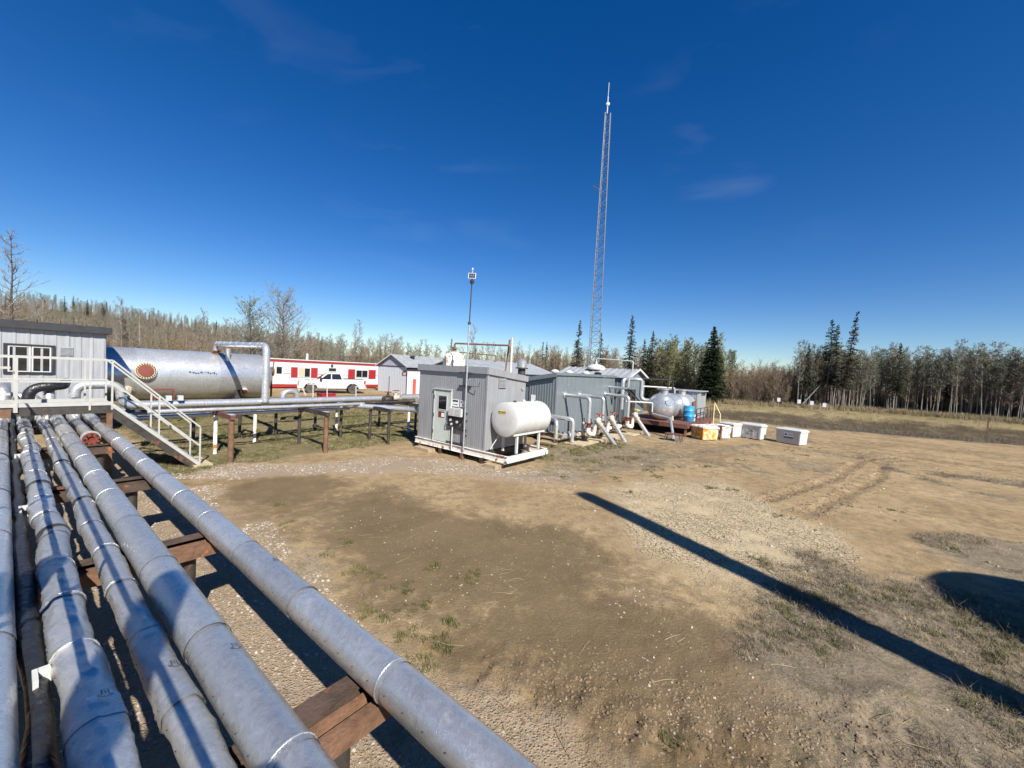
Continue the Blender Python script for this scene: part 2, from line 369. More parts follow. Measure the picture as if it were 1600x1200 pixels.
def make_ground():
    R = np.concatenate([[0.0], np.geomspace(1.2, 32, 330), np.geomspace(32.5, 120, 90), np.geomspace(124, 4000, 50)])
    a_f = np.linspace(R_(-62), R_(62), 640); a_b = np.linspace(R_(62), R_(298), 72)[1:-1]
    A = np.concatenate([a_f, a_b]); nA = len(A)
    RR, AA = np.meshgrid(R[1:], A, indexing='ij')
    x = (RR*np.sin(AA)).ravel(); y = (RR*np.cos(AA)).ravel()
    x = np.concatenate([[0.], x]); y = np.concatenate([[0.], y])
    s = x*math.cos(GA)-y*math.sin(GA); t = x*math.sin(GA)+y*math.cos(GA)
    z = gz(s, t); M_ = masks(s, t)
    nR = len(R)-1
    i = np.arange(nR-1)[:, None]; k = np.arange(nA)[None, :]; k2 = (k+1) % nA
    q = np.stack([1+i*nA+k, 1+(i+1)*nA+k, 1+(i+1)*nA+k2, 1+i*nA+k2], -1).reshape(-1, 4)
    kk = np.arange(nA); tri = np.stack([np.zeros(nA, int), 1+kk, 1+(kk+1) % nA], -1)
    me = bpy.data.meshes.new('ground')
    nv = len(x); me.vertices.add(nv); me.vertices.foreach_set('co', np.stack([s, t, z], -1).astype(np.float32).ravel())
    nl = len(q)*4+len(tri)*3; me.loops.add(nl); me.polygons.add(len(q)+len(tri))
    me.loops.foreach_set('vertex_index', np.concatenate([q[:, ::-1].ravel(), tri[:, ::-1].ravel()]).astype(np.int32))
    st = np.concatenate([np.arange(len(q))*4, len(q)*4+np.arange(len(tri))*3]).astype(np.int32)
    me.polygons.foreach_set('loop_start', st)
    me.update(calc_edges=True); me.validate()
    me.polygons.foreach_set('use_smooth', [True]*len(me.polygons))
    for n, v in M_.items():
        at = me.attributes.new(n, 'FLOAT', 'POINT'); at.data.foreach_set('value', np.clip(v, 0, 1).astype(np.float32))
    # face up?
    if me.polygons[0].normal.z < 0: me.flip_normals()
    o = bpy.data.objects.new('ground', me); COL.objects.link(o); o.rotation_euler = (0, 0, -GA); o['kind'] = 'structure'
    o['label'] = 'bare brown and tan dirt yard with gravel, ruts and patchy grass'
    # material
    m = bpy.data.materials.new('site_soil'); m.use_nodes = True; nt = m.node_tree; b = nt.nodes['Principled BSDF']; N = nt.nodes.new; L = nt.links.new
    geo = N('ShaderNodeNewGeometry'); P = geo.outputs['Position']
    def noise(sc, det=6, rg=.6, dist=0., vec=None):
        n = N('ShaderNodeTexNoise'); n.inputs['Scale'].default_value = sc; n.inputs['Detail'].default_value = det
        n.inputs['Roughness'].default_value = rg; n.inputs['Distortion'].default_value = dist; L(vec or P, n.inputs['Vector']); return n.outputs['Fac']
    def rng(f, a, c, lo=0., hi=1.):
        r = N('ShaderNodeMapRange'); r.inputs[1].default_value = a; r.inputs[2].default_value = c; r.inputs[3].default_value = lo; r.inputs[4].default_value = hi
        L(f, r.inputs[0]); return r.outputs[0]
    def mix(f, a, c):
        x = N('ShaderNodeMix'); x.data_type = 'RGBA'
        if isinstance(f, float): x.inputs[0].default_value = f
        else: L(f, x.inputs[0])
        for i_, v in ((6, a), (7, c)):
            if isinstance(v, tuple): x.inputs[i_].default_value = (*v, 1)
            else: L(v, x.inputs[i_])
        return x.outputs[2]
    def mul(a, c, op='MULTIPLY'):
        x = N('ShaderNodeMath'); x.operation = op
        for i_, v in ((0, a), (1, c)):
            if isinstance(v, float): x.inputs[i_].default_value = v
            else: L(v, x.inputs[i_])
        return x.outputs[0]
    def att(n):
        a = N('ShaderNodeAttribute'); a.attribute_name = n; return a.outputs['Fac']
    nb = noise(.55, 8, .65, .4); nm = noise(3.5, 8, .7, .3); nf = noise(26, 6, .7); nff = noise(110, 3, .6)
    tan = mix(rng(nb, .3, .7), (.285, .198, .10), (.46, .345, .195))
    tan = mix(rng(nm, .42, .75), tan, (.20, .138, .075)); tan = mix(rng(noise(11, 7, .7, .5), .5, .72, 0, .6), tan, (.17, .118, .066))
    # broken edge: masks disturbed by noise
    def brk(n, amt=.5): return rng(mul(att(n), mul(rng(nm, .2, .8, -amt, amt), rng(nf, .3, .7, -.15, .15), 'ADD'), 'ADD'), .15, .85)
    c = tan
    darkc = mix(rng(nb, .3, .7), mix(rng(nm, .3, .7), (.085, .057, .031), (.14, .096, .053)), mix(rng(nm, .3, .7), (.13, .09, .05), (.215, .153, .086)))
    c = mix(mul(brk('dark', .55), .82), c, darkc)
    clayc = mix(rng(nm, .35, .65), (.41, .315, .19), (.58, .465, .30))
    vor = N('ShaderNodeTexVoronoi'); vor.feature = 'DISTANCE_TO_EDGE'; vor.inputs['Scale'].default_value = 11
    wv = N('ShaderNodeVectorMath'); wv.operation = 'ADD'; nv_ = N('ShaderNodeTexNoise'); nv_.inputs['Scale'].default_value = 5
    sc_ = N('ShaderNodeVectorMath'); sc_.operation = 'SCALE'; sc_.inputs['Scale'].default_value = .16
    L(P, nv_.inputs['Vector']); L(nv_.outputs['Color'], sc_.inputs[0]); L(P, wv.inputs[0]); L(sc_.outputs[0], wv.inputs[1]); L(wv.outputs[0], vor.inputs['Vector'])
    crack = rng(vor.outputs['Distance'], .0, .075, 1, 0)
    cl = mul(brk('clay', .4), rng(noise(.9, 4), .38, .58))
    c = mix(brk('clay', .35), c, clayc)
    crk = mul(crack, cl); c = mix(mul(crk, .55), c, (.13, .09, .055))
    # gravel
    gv = N('ShaderNodeTexVoronoi'); gv.inputs['Scale'].default_value = 38; L(P, gv.inputs['Vector'])
    gv2 = N('ShaderNodeTexVoronoi'); gv2.inputs['Scale'].default_value = 17; L(P, gv2.inputs['Vector'])
    hs = N('ShaderNodeHueSaturation'); hs.inputs['Saturation'].default_value = .25; L(gv.outputs['Color'], hs.inputs['Color'])
    gcol = mix(.22, (.33, .235, .145), hs.outputs[0]); gcol = mix(.5, gcol, (.31, .215, .125))
    c = mix(mul(brk('gravel', .45), .9), c, gcol)
    stone = rng(gv.outputs['Distance'], .0, .5, 1, 0)
    # scattered light stones everywhere
    spk = mul(rng(gv2.outputs['Distance'], .06, .11, 1, 0), rng(noise(1.4, 3), .5, .62)); c = mix(spk, c, (.5, .44, .36))
    gr = mix(rng(nf, .3, .7), (.075, .078, .024), (.20, .16, .085)); gr = mix(rng(nm, .45, .7), gr, (.26, .20, .115))
    c = mix(brk('grass', .5), c, gr)
    dd = mix(rng(nf, .35, .65), (.12, .10, .075), (.30, .245, .17)); dd = mix(rng(nm, .5, .75), dd, (.085, .085, .035))
    c = mix(mul(brk('dead', .6), .85), c, dd)
    dc = mix(rng(nf, .3, .7), (.05, .038, .024), (.10, .075, .045)); dc = mix(rng(nb, .5, .7), dc, (.17, .135, .07))
    c = mix(brk('ditch', .4), c, dc)
    bk = mix(rng(nm, .35, .7), (.15, .135, .055), (.30, .235, .13)); c = mix(brk('bank', .4), c, bk)
    c = mix(att('forest'), c, (.15, .115, .075))
    c = mix(rng(nff, .35, .7, 0, .35), c, mix(.5, c, (.07, .05, .03)))
    L(c, b.inputs['Base Color']); b.inputs['Roughness'].default_value = .95; b.inputs['Specular IOR Level'].default_value = .15
    h = mul(mul(nf, .5), mul(nff, .25), 'ADD'); h = mul(h, mul(mul(stone, att('gravel')), .55), 'ADD'); h = mul(h, mul(crk, 1.1), 'SUBTRACT')
    h = mul(h, mul(spk, .5), 'ADD')
    bp = N('ShaderNodeBump'); bp.inputs['Strength'].default_value = .9; bp.inputs['Distance'].default_value = .05; L(h, bp.inputs['Height']); L(bp.outputs[0], b.inputs['Normal'])
    me.materials.append(m)
make_ground()

# ------------------------------------------------------------------ scatter helper (things nobody could count)
def scatter(name, label, variants, P, S, A, idx, tilt=.0):
    """variants: meshes; P points in grid coordinates; one 'stuff' object with geometry-node instances"""
    cl = bpy.data.collections.new(name+'_pieces')
    for i, me in enumerate(variants):
        o = bpy.data.objects.new('%s_piece_%02d' % (name, i), me); cl.objects.link(o)
    P = np.array(P, float); P[:, 2] += gz(P[:, 0], P[:, 1])      # third number is the offset from the ground
    n = len(P); me = bpy.data.meshes.new(name); me.vertices.add(n); me.vertices.foreach_set('co', np.array(P, np.float32).ravel())
    a = me.attributes.new('scl', 'FLOAT', 'POINT'); a.data.foreach_set('value', np.array(S, np.float32))
    rr = np.random.RandomState(n)
    rot = np.stack([rr.normal(0, 1, n)*tilt, rr.normal(0, 1, n)*tilt, np.array(A)], -1)
    a = me.attributes.new('rot', 'FLOAT_VECTOR', 'POINT'); a.data.foreach_set('vector', rot.astype(np.float32).ravel())
    a = me.attributes.new('idx', 'INT', 'POINT'); a.data.foreach_set('value', np.array(idx, np.int32))
    o = bpy.data.objects.new(name, me); COL.objects.link(o); o.rotation_euler = (0, 0, -GA); tag(o, label, kind='stuff')
    g = bpy.data.node_groups.new(name, 'GeometryNodeTree')
    g.interface.new_socket('Geometry', in_out='INPUT', socket_type='NodeSocketGeometry'); g.interface.new_socket('Geometry', in_out='OUTPUT', socket_type='NodeSocketGeometry')
    N = g.nodes.new; L = g.links.new
    gi = N('NodeGroupInput'); go = N('NodeGroupOutput'); ci = N('GeometryNodeCollectionInfo'); ci.inputs['Collection'].default_value = cl
    ci.inputs['Separate Children'].default_value = True; ci.inputs['Reset Children'].default_value = True
    ip = N('GeometryNodeInstanceOnPoints'); ip.inputs['Pick Instance'].default_value = True
    def na(nm, ty):
        x = N('GeometryNodeInputNamedAttribute'); x.data_type = ty; x.inputs[0].default_value = nm; return x.outputs[0]
    e2r = N('FunctionNodeEulerToRotation')
    L(gi.outputs[0], ip.inputs['Points']); L(ci.outputs[0], ip.inputs['Instance']); L(na('idx', 'INT'), ip.inputs['Instance Index'])
    L(na('rot', 'FLOAT_VECTOR'), e2r.inputs[0]); L(e2r.outputs[0], ip.inputs['Rotation']); L(na('scl', 'FLOAT'), ip.inputs['Scale'])
    L(ip.outputs[0], go.inputs[0])
    md = o.modifiers.new('scatter', 'NODES'); md.node_group = g
    return o
def raw_mesh(name, mb, mats, smooth=False):
    me = bpy.data.meshes.new(name); me.from_pydata([tuple(v) for v in mb.v], [], mb.f); me.update()
    for m in mats: me.materials.append(m)
    if any(mb.mi): me.polygons.foreach_set('material_index', mb.mi)
    if smooth: me.polygons.foreach_set('use_smooth', [True]*len(me.polygons))
    return me

# ------------------------------------------------------------------ vegetation meshes
def leaf_mat(name, a, c, rough=.7):
    m = bpy.data.materials.new(name); m.use_nodes = True; nt = m.node_tree; b = nt.nodes['Principled BSDF']; N = nt.nodes.new; L = nt.links.new
    oi = N('ShaderNodeObjectInfo'); geo = N('ShaderNodeNewGeometry'); n = N('ShaderNodeTexNoise'); n.inputs['Scale'].default_value = 1.3; n.inputs['Detail'].default_value = 4
    L(geo.outputs['Position'], n.inputs['Vector'])
    ad = N('ShaderNodeMath'); ad.operation = 'MULTIPLY_ADD'; L(oi.outputs['Random'], ad.inputs[0]); ad.inputs[1].default_value = .5
    mr = N('ShaderNodeMapRange'); mr.inputs[1].default_value = .35; mr.inputs[2].default_value = .65; mr.inputs[4].default_value = .5; L(n.outputs['Fac'], mr.inputs[0]); L(mr.outputs[0], ad.inputs[2])
    mx = N('ShaderNodeMix'); mx.data_type = 'RGBA'; mx.inputs[6].default_value = (*a, 1); mx.inputs[7].default_value = (*c, 1); L(ad.outputs[0], mx.inputs[0])
    L(mx.outputs[2], b.inputs['Base Color']); b.inputs['Roughness'].default_value = rough; b.inputs['Specular IOR Level'].default_value = .2
    return m
BARK_A = leaf_mat('aspen_bark', (.13, .118, .097), (.34, .318, .27))
TWIG_G = leaf_mat('grey_twigs', (.14, .125, .108), (.27, .245, .215))
TWIG_B = leaf_mat('brown_twigs', (.14, .10, .07), (.29, .215, .15))
BARK_D = leaf_mat('dark_bark', (.06, .045, .035), (.13, .10, .08))
LEAF_Y = leaf_mat('spring_leaf', (.115, .13, .032), (.235, .23, .065))
LEAF_G = leaf_mat('grey_green_leaf', (.125, .14, .075), (.22, .225, .14))
LEAF_O = leaf_mat('ochre_leaf', (.20, .15, .03), (.30, .22, .05))
NEEDLE = leaf_mat('spruce_needles', (.022, .034, .018), (.055, .072, .034))
NEEDLE_B = leaf_mat('thin_spruce_needles', (.03, .032, .02), (.065, .058, .036))
GRASS_G = leaf_mat('green_grass', (.075, .08, .024), (.15, .145, .055))
GRASS_D = leaf_mat('dry_grass', (.20, .155, .085), (.38, .31, .19))
GRASS_K = leaf_mat('grey_stalks', (.085, .07, .052), (.19, .16, .12))
STONE = leaf_mat('pebble_stone', (.18, .145, .11), (.48, .42, .35), .9)

def ribbon(mb, p, q, w0, w1, r):
    d = (q-p); 
    if d.length < 1e-5: return
    u = Vector((r.gauss(0, 1), r.gauss(0, 1), r.gauss(0, 1))).cross(d)
    if u.length < 1e-6: return
    u.normalize(); mb.add([p-u*w0/2, p+u*w0/2, q+u*w1/2, q-u*w1/2], [(0, 1, 2, 3)])
def quad(mb, p, sz, r, flat=.0):
    n = Vector((r.gauss(0, 1), r.gauss(0, 1), r.gauss(0, 1)+flat)).normalized(); a = n.orthogonal().normalized(); b = n.cross(a); k = r.uniform(0, 6.28)
    a, b = a*math.cos(k)+b*math.sin(k), b*math.cos(k)-a*math.sin(k); l = sz*r.uniform(.7, 1.3)
    mb.add([p-a*l*.5, p+b*l*.33, p+a*l*.6, p-b*l*.33], [(0, 1, 2, 3)])
def trunk_pts(h, r, lean=.02, wob=.05, n=9):
    lx, ly = r.gauss(0, lean), r.gauss(0, lean); x = y = 0; pts = []
    for i in range(n):
        u = i/(n-1); pts.append(Vector((lx*h*u+x, ly*h*u+y, h*u))); x += r.gauss(0, wob)*.5; y += r.gauss(0, wob)*.5
    return pts
def aspen(seed, h=10., cw=1.2, base=.45, leaves=300, nl=34, lsize=.10, leafmat=0, rad=.085, twig=.018, up=.9):
    """returns (trunk MB, crown MB): slender bare tree with fine upward twigs and a little new leaf"""
    r = random.Random(seed); tp = trunk_pts(h, r, .02, .06); T = MB(); T.tube(tp, [rad*(1-.86*i/(len(tp)-1)) for i in range(len(tp))], 6)
    C = MB(); ends = []
    def at(u):
        x = u*(len(tp)-1); i = min(int(x), len(tp)-2); return tp[i].lerp(tp[i+1], x-i)
    for k in range(nl):
        u = base+(1-base)*(k+r.random())/nl; p = at(u); a = r.uniform(0, 6.283)
        ln = cw*(1.15-.75*(u-base)/(1-base))*r.uniform(.55, 1.15); d = Vector((math.cos(a), math.sin(a), r.uniform(.5, 1.3)*up)).normalized()
        mid = p+d*ln*.5; d2 = (d+Vector((0, 0, .35*up))+Vector((r.gauss(0, .15), r.gauss(0, .15), 0))).normalized(); q = mid+d2*ln*.6
        C.cur = 0
        ribbon(C, p, mid, twig*2.2, twig*1.5, r); ribbon(C, p, mid, twig*2.0, twig*1.4, r); ribbon(C, mid, q, twig*1.5, twig*.8, r)
        for j in range(7):
            v = r.uniform(.25, 1.); b0 = p.lerp(mid, v*2) if v < .5 else mid.lerp(q, v*2-1)
            e = b0+(d2*.7+Vector((r.gauss(0, .6), r.gauss(0, .6), r.uniform(0, .9)*up))).normalized()*ln*r.uniform(.22, .5)
            ribbon(C, b0, e, twig, twig*.5, r); ends.append((b0, e))
            for w in range(2):
                f = b0.lerp(e, r.uniform(.3, 1)); g = f+Vector((r.gauss(0, .5), r.gauss(0, .5), r.uniform(-.1, .8))).normalized()*r.uniform(.12, .32)
                ribbon(C, f, g, twig*.6, twig*.35, r); ends.append((f, g))
    C.cur = 1
    for k in range(leaves):
        b0, e = ends[r.randrange(len(ends))]; quad(C, b0.lerp(e, r.uniform(.3, 1.1)), lsize, r)
    C.cur = 0
    return T, C
def shrub(seed, h=4., stems=11, spread=1.1, leaves=60, twig=.02):
    r = random.Random(seed); T = MB(); C = MB(); ends = []
    for k in range(stems):
        a = r.uniform(0, 6.28); rr = spread*r.uniform(.1, .6); b = Vector((math.cos(a)*rr*.5, math.sin(a)*rr*.5, -.1)); hh = h*r.uniform(.55, 1.05)
        top = b+Vector((math.cos(a)*rr*1.2+r.gauss(0, .2), math.sin(a)*rr*1.2+r.gauss(0, .2), hh)); mid = b.lerp(top, .5)+Vector((r.gauss(0, .1), r.gauss(0, .1), 0))
        T.tube([b, mid, top], [.022, .016, .006], 4, False)
        for j in range(22):
            u = r.uniform(.2, 1); p = b.lerp(mid, u*2) if u < .5 else mid.lerp(top, u*2-1)
            e = p+Vector((r.gauss(0, .5), r.gauss(0, .5), r.uniform(.4, 1.2))).normalized()*r.uniform(.25, .8); ribbon(C, p, e, twig, twig*.5, r); ends.append((p, e))
    C.cur = 1
    for k in range(leaves):
        b0, e = ends[r.randrange(len(ends))]; quad(C, b0.lerp(e, r.uniform(.2, 1.1)), .09, r)
    C.cur = 0
    return T, C
def spruce(seed, h=11., w=1.5, base=.12, dens=1., droop=.25, sparse=0., needle=.16):
    r = random.Random(seed); tp = trunk_pts(h, r, .008, .03); T = MB(); T.tube(tp, [.13*h/11*(1-.93*i/(len(tp)-1)) for i in range(len(tp))], 7)
    C = MB(); z = h*base
    def at(u):
        x = u*(len(tp)-1); i = min(int(x), len(tp)-2); return tp[i].lerp(tp[i+1], x-i)
    while z < h*.985:
        u = z/h; prof = (1-u)**.8*(1 if u > .3 else .75+.8*u); nb = max(4, int(8*dens*(.6+prof)))
        for k in range(nb):
            if r.random() < sparse: continue
            a = r.uniform(0, 6.28); ln = max(.14, w*prof*r.uniform(.6, 1.12)); p = at(min(.999, u+r.uniform(-.012, .012)))
            out = Vector((math.cos(a), math.sin(a), 0)); sd = Vector((-out.y, out.x, 0)); ups = .35 if u > .75 else -.05
            q = p+out*ln*.55+Vector((0, 0, ln*(ups-droop*.4))); e = p+out*ln+Vector((0, 0, ln*(ups-droop)+.08))
            C.cur = 0; ribbon(C, p, q, .035, .02, r)
            C.cur = 1; ns = max(3, int(ln*7))
            for j in range(ns):
                v = (j+.6)/ns; b0 = p.lerp(q, v*2) if v < .5 else q.lerp(e, v*2-1)
                for sg in (-1, 1):
                    tip = b0+(out*.6+sd*sg*r.uniform(.4, 1.)).normalized()*ln*r.uniform(.16, .32)*(1.2-v*.6)+Vector((0, 0, r.uniform(-.12, .03)))
                    wv = needle*r.uniform(.5, 1.1)
                    C.add([b0-out*wv*.4, b0+out*wv*.4, tip+out*wv*.25+Vector((0, 0, r.uniform(-.05, .03))), tip-out*wv*.2], [(0, 1, 2, 3)])
                ribbon(C, b0, b0+Vector((r.gauss(0, .05), r.gauss(0, .05), -r.uniform(.06, .2))), needle*.5, needle*.2, r)
        z += h*.022/dens*r.uniform(.7, 1.3)
    C.cur = 0
    return T, C
def vegobj(name, tm, cm, s, t, z, sc, rot, lean=None, tname='trunk', cname='crown'):
    e = bpy.data.objects.new(name, None); COL.objects.link(e); e.location = W(s, t, z); e.rotation_euler = (lean[0] if lean else 0, lean[1] if lean else 0, rot); e.scale = (sc,)*3
    for n_, me in ((tname, tm), (cname, cm)):
        o = bpy.data.objects.new(n_, me); COL.objects.link(o); o.parent = e
    return e
def meshes(tc, tmats, cmats, nm):
    return raw_mesh(nm+'_trunk', tc[0], tmats, True), raw_mesh(nm+'_crown', tc[1], cmats)
ASP = [meshes(aspen(10+i, 9.2+.5*i, 1.35, .36+.05*(i % 3), 620, 44, .12, twig=.022, rad=.075), [BARK_A], [TWIG_G, LEAF_G], 'aspen') for i in range(5)]
ASPY = [meshes(aspen(30+i, 7.5+.6*i, 1.5, .22, 1300, 42, .12, twig=.022, rad=.07), [BARK_A], [TWIG_G, LEAF_Y], 'leafing') for i in range(3)]
ASPB = [meshes(aspen(50+i, 8.0+.7*i, 1.25+.25*(i % 3), .2, 80, 52, twig=.022, rad=.06), [BARK_A], [TWIG_B, LEAF_O], 'bare') for i in range(4)]
SHR = [meshes(shrub(70+i, 3.6+.4*i), [BARK_D], [TWIG_B, LEAF_O], 'shrub') for i in range(4)]
SHRY = [meshes(shrub(80+i, 3.4, 8, .9, 420), [BARK_D], [TWIG_B, LEAF_Y], 'leafshrub') for i in range(2)]
SPRN = [meshes(spruce(90+i, 11, 1.6, .1, 1., .3, .1, .15), [BARK_D], [BARK_D, NEEDLE_B], 'spruce') for i in range(3)]

# ------------------------------------------------------------------ forest
def ray_at(px, py, Y):
    """world point at depth Y seen at photo pixel (px, py)"""
    cm = scene.camera.matrix_world.to_3x3(); d = cm @ Vector(((px-800)/620, -(py-600)/620, -1)); k = Y/d.y
    return Vector((0, 0, CAM_H))+d*k
def special_tree(name, label, cat, px, ytop, Y, gen, tm, cm, href, group=None, lean=None):
    p = ray_at(px, ytop, Y); s, t = ST(p.x, p.y); g = GZ(s, t); h = p.z-g
    a, b = gen; e = vegobj(name, a, b, s, t, g-.1, h/href, rnd.uniform(0, 6.28), lean); tag(e, label, cat, group); return e
def make_forest():
    G1 = 'scrawny spruces above the far treeline'
    dense = meshes(spruce(201, 10.5, 2.5, .03, 1.7, .22, 0., .22), [BARK_D], [BARK_D, NEEDLE], 'dense_spruce')
    special_tree('spruce_tree', 'dense dark conical spruce standing alone right of the grey buildings', 'tree', 1117, 508, 51, dense, 0, 0, 10.5)
    sp = [('tall dark spruce, left of the touching pair on the right', 1303, 497, 51), ('slimmer dark spruce, right of the touching pair on the right', 1312, 503, 51.5),
          ('short spruce left of the touching spruce pair', 1267, 535, 50.5), ('short spruce peaking over the grey aspens right of the leaning spruce', 1408, 533, 49),
          ('small spruce tip over the aspens near the right edge', 1484, 546, 49), ('scraggly spruce just left of the lattice tower', 905, 498, 62),
          ('spruce just right of the lattice tower base', 940, 518, 61), ('tallest scraggly spruce right of the lattice tower', 989, 489, 57),
          ('short spruce between the two taller ones right of the tower', 1008, 527, 57), ('thin spruce rightmost of the trio right of the tower', 1021, 515, 56)]
    for i, (lb, px, py, Y) in enumerate(sp):
        wide = meshes(spruce(210+i, 11, (2.3 if i < 1 else 1.75), .32 if i < 5 else .1, 1.1, .34, .2, .155), [BARK_D], [BARK_D, NEEDLE if i < 5 else NEEDLE_B], 'spruce_%d' % i)
        special_tree('spruce_tree', lb, 'tree', px, py, Y, wide, 0, 0, 11, G1)
    # leaning spruce
    p = ray_at(1338, 484, 48.5); b = ray_at(1312, 640, 48.5); s, t = ST(b.x, b.y); g = GZ(s, t); h = math.hypot(p.x-b.x, p.z-g)
    lm = meshes(spruce(230, 11, 1.5, .25, 1., .3, .12, .15), [BARK_D], [BARK_D, NEEDLE_B], 'leaning_spruce')
    e = vegobj('spruce_tree', lm[0], lm[1], s, t, g-.1, h/11, 0, (0, math.atan2(p.x-b.x, p.z-g), 0)); tag(e, 'thin spruce leaning to the right over the aspens', 'tree', G1)
    for i, (lb, px, py, Y) in enumerate([('tiny spruce tip above the near shed roof, left one', 849, 533, 75), ('tiny spruce tip above the near shed roof, middle one', 855, 533, 76), ('small spruce tip above the brown trees left of the solar panel pole', 707, 527, 76)]):
        special_tree('spruce_tree', lb, 'tree', px, py, Y, SPRN[i % 3], 0, 0, 11, G1)
    # large bare trees on the left
    big = meshes(aspen(300, 11, 1.9, .2, 0, 60, .1, rad=.12, twig=.026, up=.8), [BARK_D], [TWIG_G, LEAF_G], 'big_bare')
    special_tree('bare_tree', 'tall bare grey tree at the far left edge', 'tree', 22, 368, 31, big, 0, 0, 11)
    lf = meshes(aspen(301, 10, 4.0, .12, 2600, 110, .15, rad=.12, twig=.026, up=.85), [BARK_D], [TWIG_G, LEAF_G], 'leafy_left')
    special_tree('leafing_tree', 'wide tree with first grey green leaves behind the silver tank', 'tree', 398, 478, 47, lf, 0, 0, 10)
    lf2 = meshes(aspen(302, 11, 4.3, .15, 1000, 130, .13, rad=.12, twig=.026, up=.9), [BARK_D], [TWIG_G, LEAF_G], 'leafy_mid')
    special_tree('leafing_tree', 'tall spreading bare tree behind the red and white trailer', 'tree', 446, 462, 49, lf2, 0, 0, 11)
    b3 = meshes(aspen(303, 9, 1.5, .3, 60, 44, .1, rad=.085, twig=.022), [BARK_A], [TWIG_G, LEAF_G], 'pale_birch')
    for lb, px, py, Y in [('pale bare birch above the middle of the silver tank', 312, 486, 45), ('pale birch with white trunk behind the silver tank, left one', 196, 470, 42), ('pale birch with white trunk behind the silver tank, right one', 222, 486, 44),
                          ('thin dead birch behind the dark roofed building', 60, 464, 36), ('pale broken birch snag above the dark roof edge', 114, 494, 38), ('bare birch rising just behind the solar panel pole', 738, 512, 74)]:
        special_tree('birch_tree', lb, 'tree', px, py, Y, b3, 0, 0, 9, 'pale birches behind the plant')
    oc = meshes(shrub(310, 4.2, 12, 1.6, 900), [BARK_D], [TWIG_B, LEAF_O], 'ochre_bush')
    e = special_tree('willow_bush', 'ochre yellow bush behind the silver tank', 'bush', 250, 517, 40, oc, 0, 0, 4.2)
    # fallen trunk in the aspens
    a = ray_at(1258, 627, 50); b = ray_at(1283, 600, 50); sa = ST(a.x, a.y); sb = ST(b.x, b.y)
    mb = MB(); mb.tube([(sa[0]-.6, sa[1], GZ(*sa)), (sa[0], sa[1], a.z), (sb[0], sb[1], b.z)], [.1, .09, .06], 7)
    tag(mb.build('fallen_trunk', BARK_A, origin=(sa[0], sa[1], 0), smooth=True), 'pale fallen trunk leaning among the aspens', 'tree trunk')
    # individual trees along the edge
    r = random.Random(5); pts_used = []
    def individuals(n, f, fam, nm, label, group, smin, smax):
        for i in range(n):
            s, t = f(r); k = r.randrange(len(fam)); g = GZ(s, t)
            e = vegobj(nm, fam[k][0], fam[k][1], s, t, g-.08, r.uniform(smin, smax)*(1+.22*mn.noise(Vector((s*.13, t*.13, 3)))), r.uniform(0, 6.28), (r.gauss(0, .03), r.gauss(0, .03))); tag(e, label, 'tree', group)
    def edge(s0, s1, d): return lambda q: (lambda s: (s, forest_t(s)+abs(q.gauss(0, d))))(q.uniform(s0, s1))
    individuals(112, edge(-2.5, 36, 4.), ASP, 'aspen_tree', 'slender grey aspen in the dense stand along the right edge of the yard', 'grey aspens along the right', .62, .80)
    individuals(24, edge(-21, -10.5, 4.), ASPY, 'leafing_aspen', 'aspen in yellow green new leaf behind the silver vessel', 'leafing aspens behind the vessel', .8, 1.0)
    individuals(26, edge(-10.5, -3., 6.), SHR, 'willow_bush', 'bare red brown willow in the low gap of the treeline', 'willows in the treeline gap', .7, 1.15)
    individuals(30, edge(-48, -20, 7.), ASPB, 'bare_tree', 'slim bare tree behind the grey sheds, left of the leafing aspens', 'bare trees behind the sheds', .6, .82)
    individuals(46, lambda q: (-50-abs(q.gauss(0, 5)), q.uniform(14, 56)), ASPB, 'bare_tree', 'slim bare brown tree behind the red and white trailer', 'bare trees behind the trailer', .62, .86)
    individuals(22, lambda q: (-44-abs(q.gauss(0, 5)), q.uniform(-20, 12)), ASPB, 'bare_tree', 'slim bare tree behind the silver tank and dark roofed building', 'bare trees behind the tank', .42, .62)
    # the rest of the wood reads as one mass
    P = []; S = []; A = []; I = []
    fam = [m for pr in (ASP+ASPB+ASPY+SHR+SHRY+SPRN) for m in (pr,)]
    vm = []
    for a, b in fam:
        me = bpy.data.meshes.new('wood_tree'); import bmesh
        bm = bmesh.new(); bm.from_mesh(a); na = len(bm.faces); bm.from_mesh(b); bm.to_mesh(me); bm.free()
        for m in list(a.materials)+list(b.materials): me.materials.append(m)
        mi = [0]*na+[p.material_index+1 for p in b.polygons]; me.polygons.foreach_set('material_index', mi); vm.append(me)
    iA = list(range(0, 5)); iB = list(range(5, 9)); iY = list(range(9, 12)); iS = list(range(12, 16)); iSY = [16, 17]; iN = [18, 19, 20]
    def put(s, t, ids, lo, hi):
        P.append((s, t, -.1)); S.append(r.uniform(lo, hi)*(1+.22*mn.noise(Vector((s*.13, t*.13, 3))))); A.append(r.uniform(0, 6.28)); I.append(r.choice(ids))
    for i in range(900):
        s = r.uniform(-3, 48); put(s, forest_t(s)+.5+r.random()**1.5*24, iA if r.random() < .85 else iB, .58, .80)
    for i in range(1300):
        s = r.uniform(-3, 48); put(s, forest_t(s)+2.5+r.random()*20, iS, .4, .85)
    for i in range(520):
        s = r.uniform(-11, -3); b_ = r.random() < .35; put(s, forest_t(s)+1+r.random()*45, iB if b_ else iS, .42 if b_ else .7, .62 if b_ else 1.2)
    for i in range(150):
        s = r.uniform(-22, -10); put(s, forest_t(s)+1+r.random()*18, r.choice((iY, iSY, iS)), .8, 1.0)
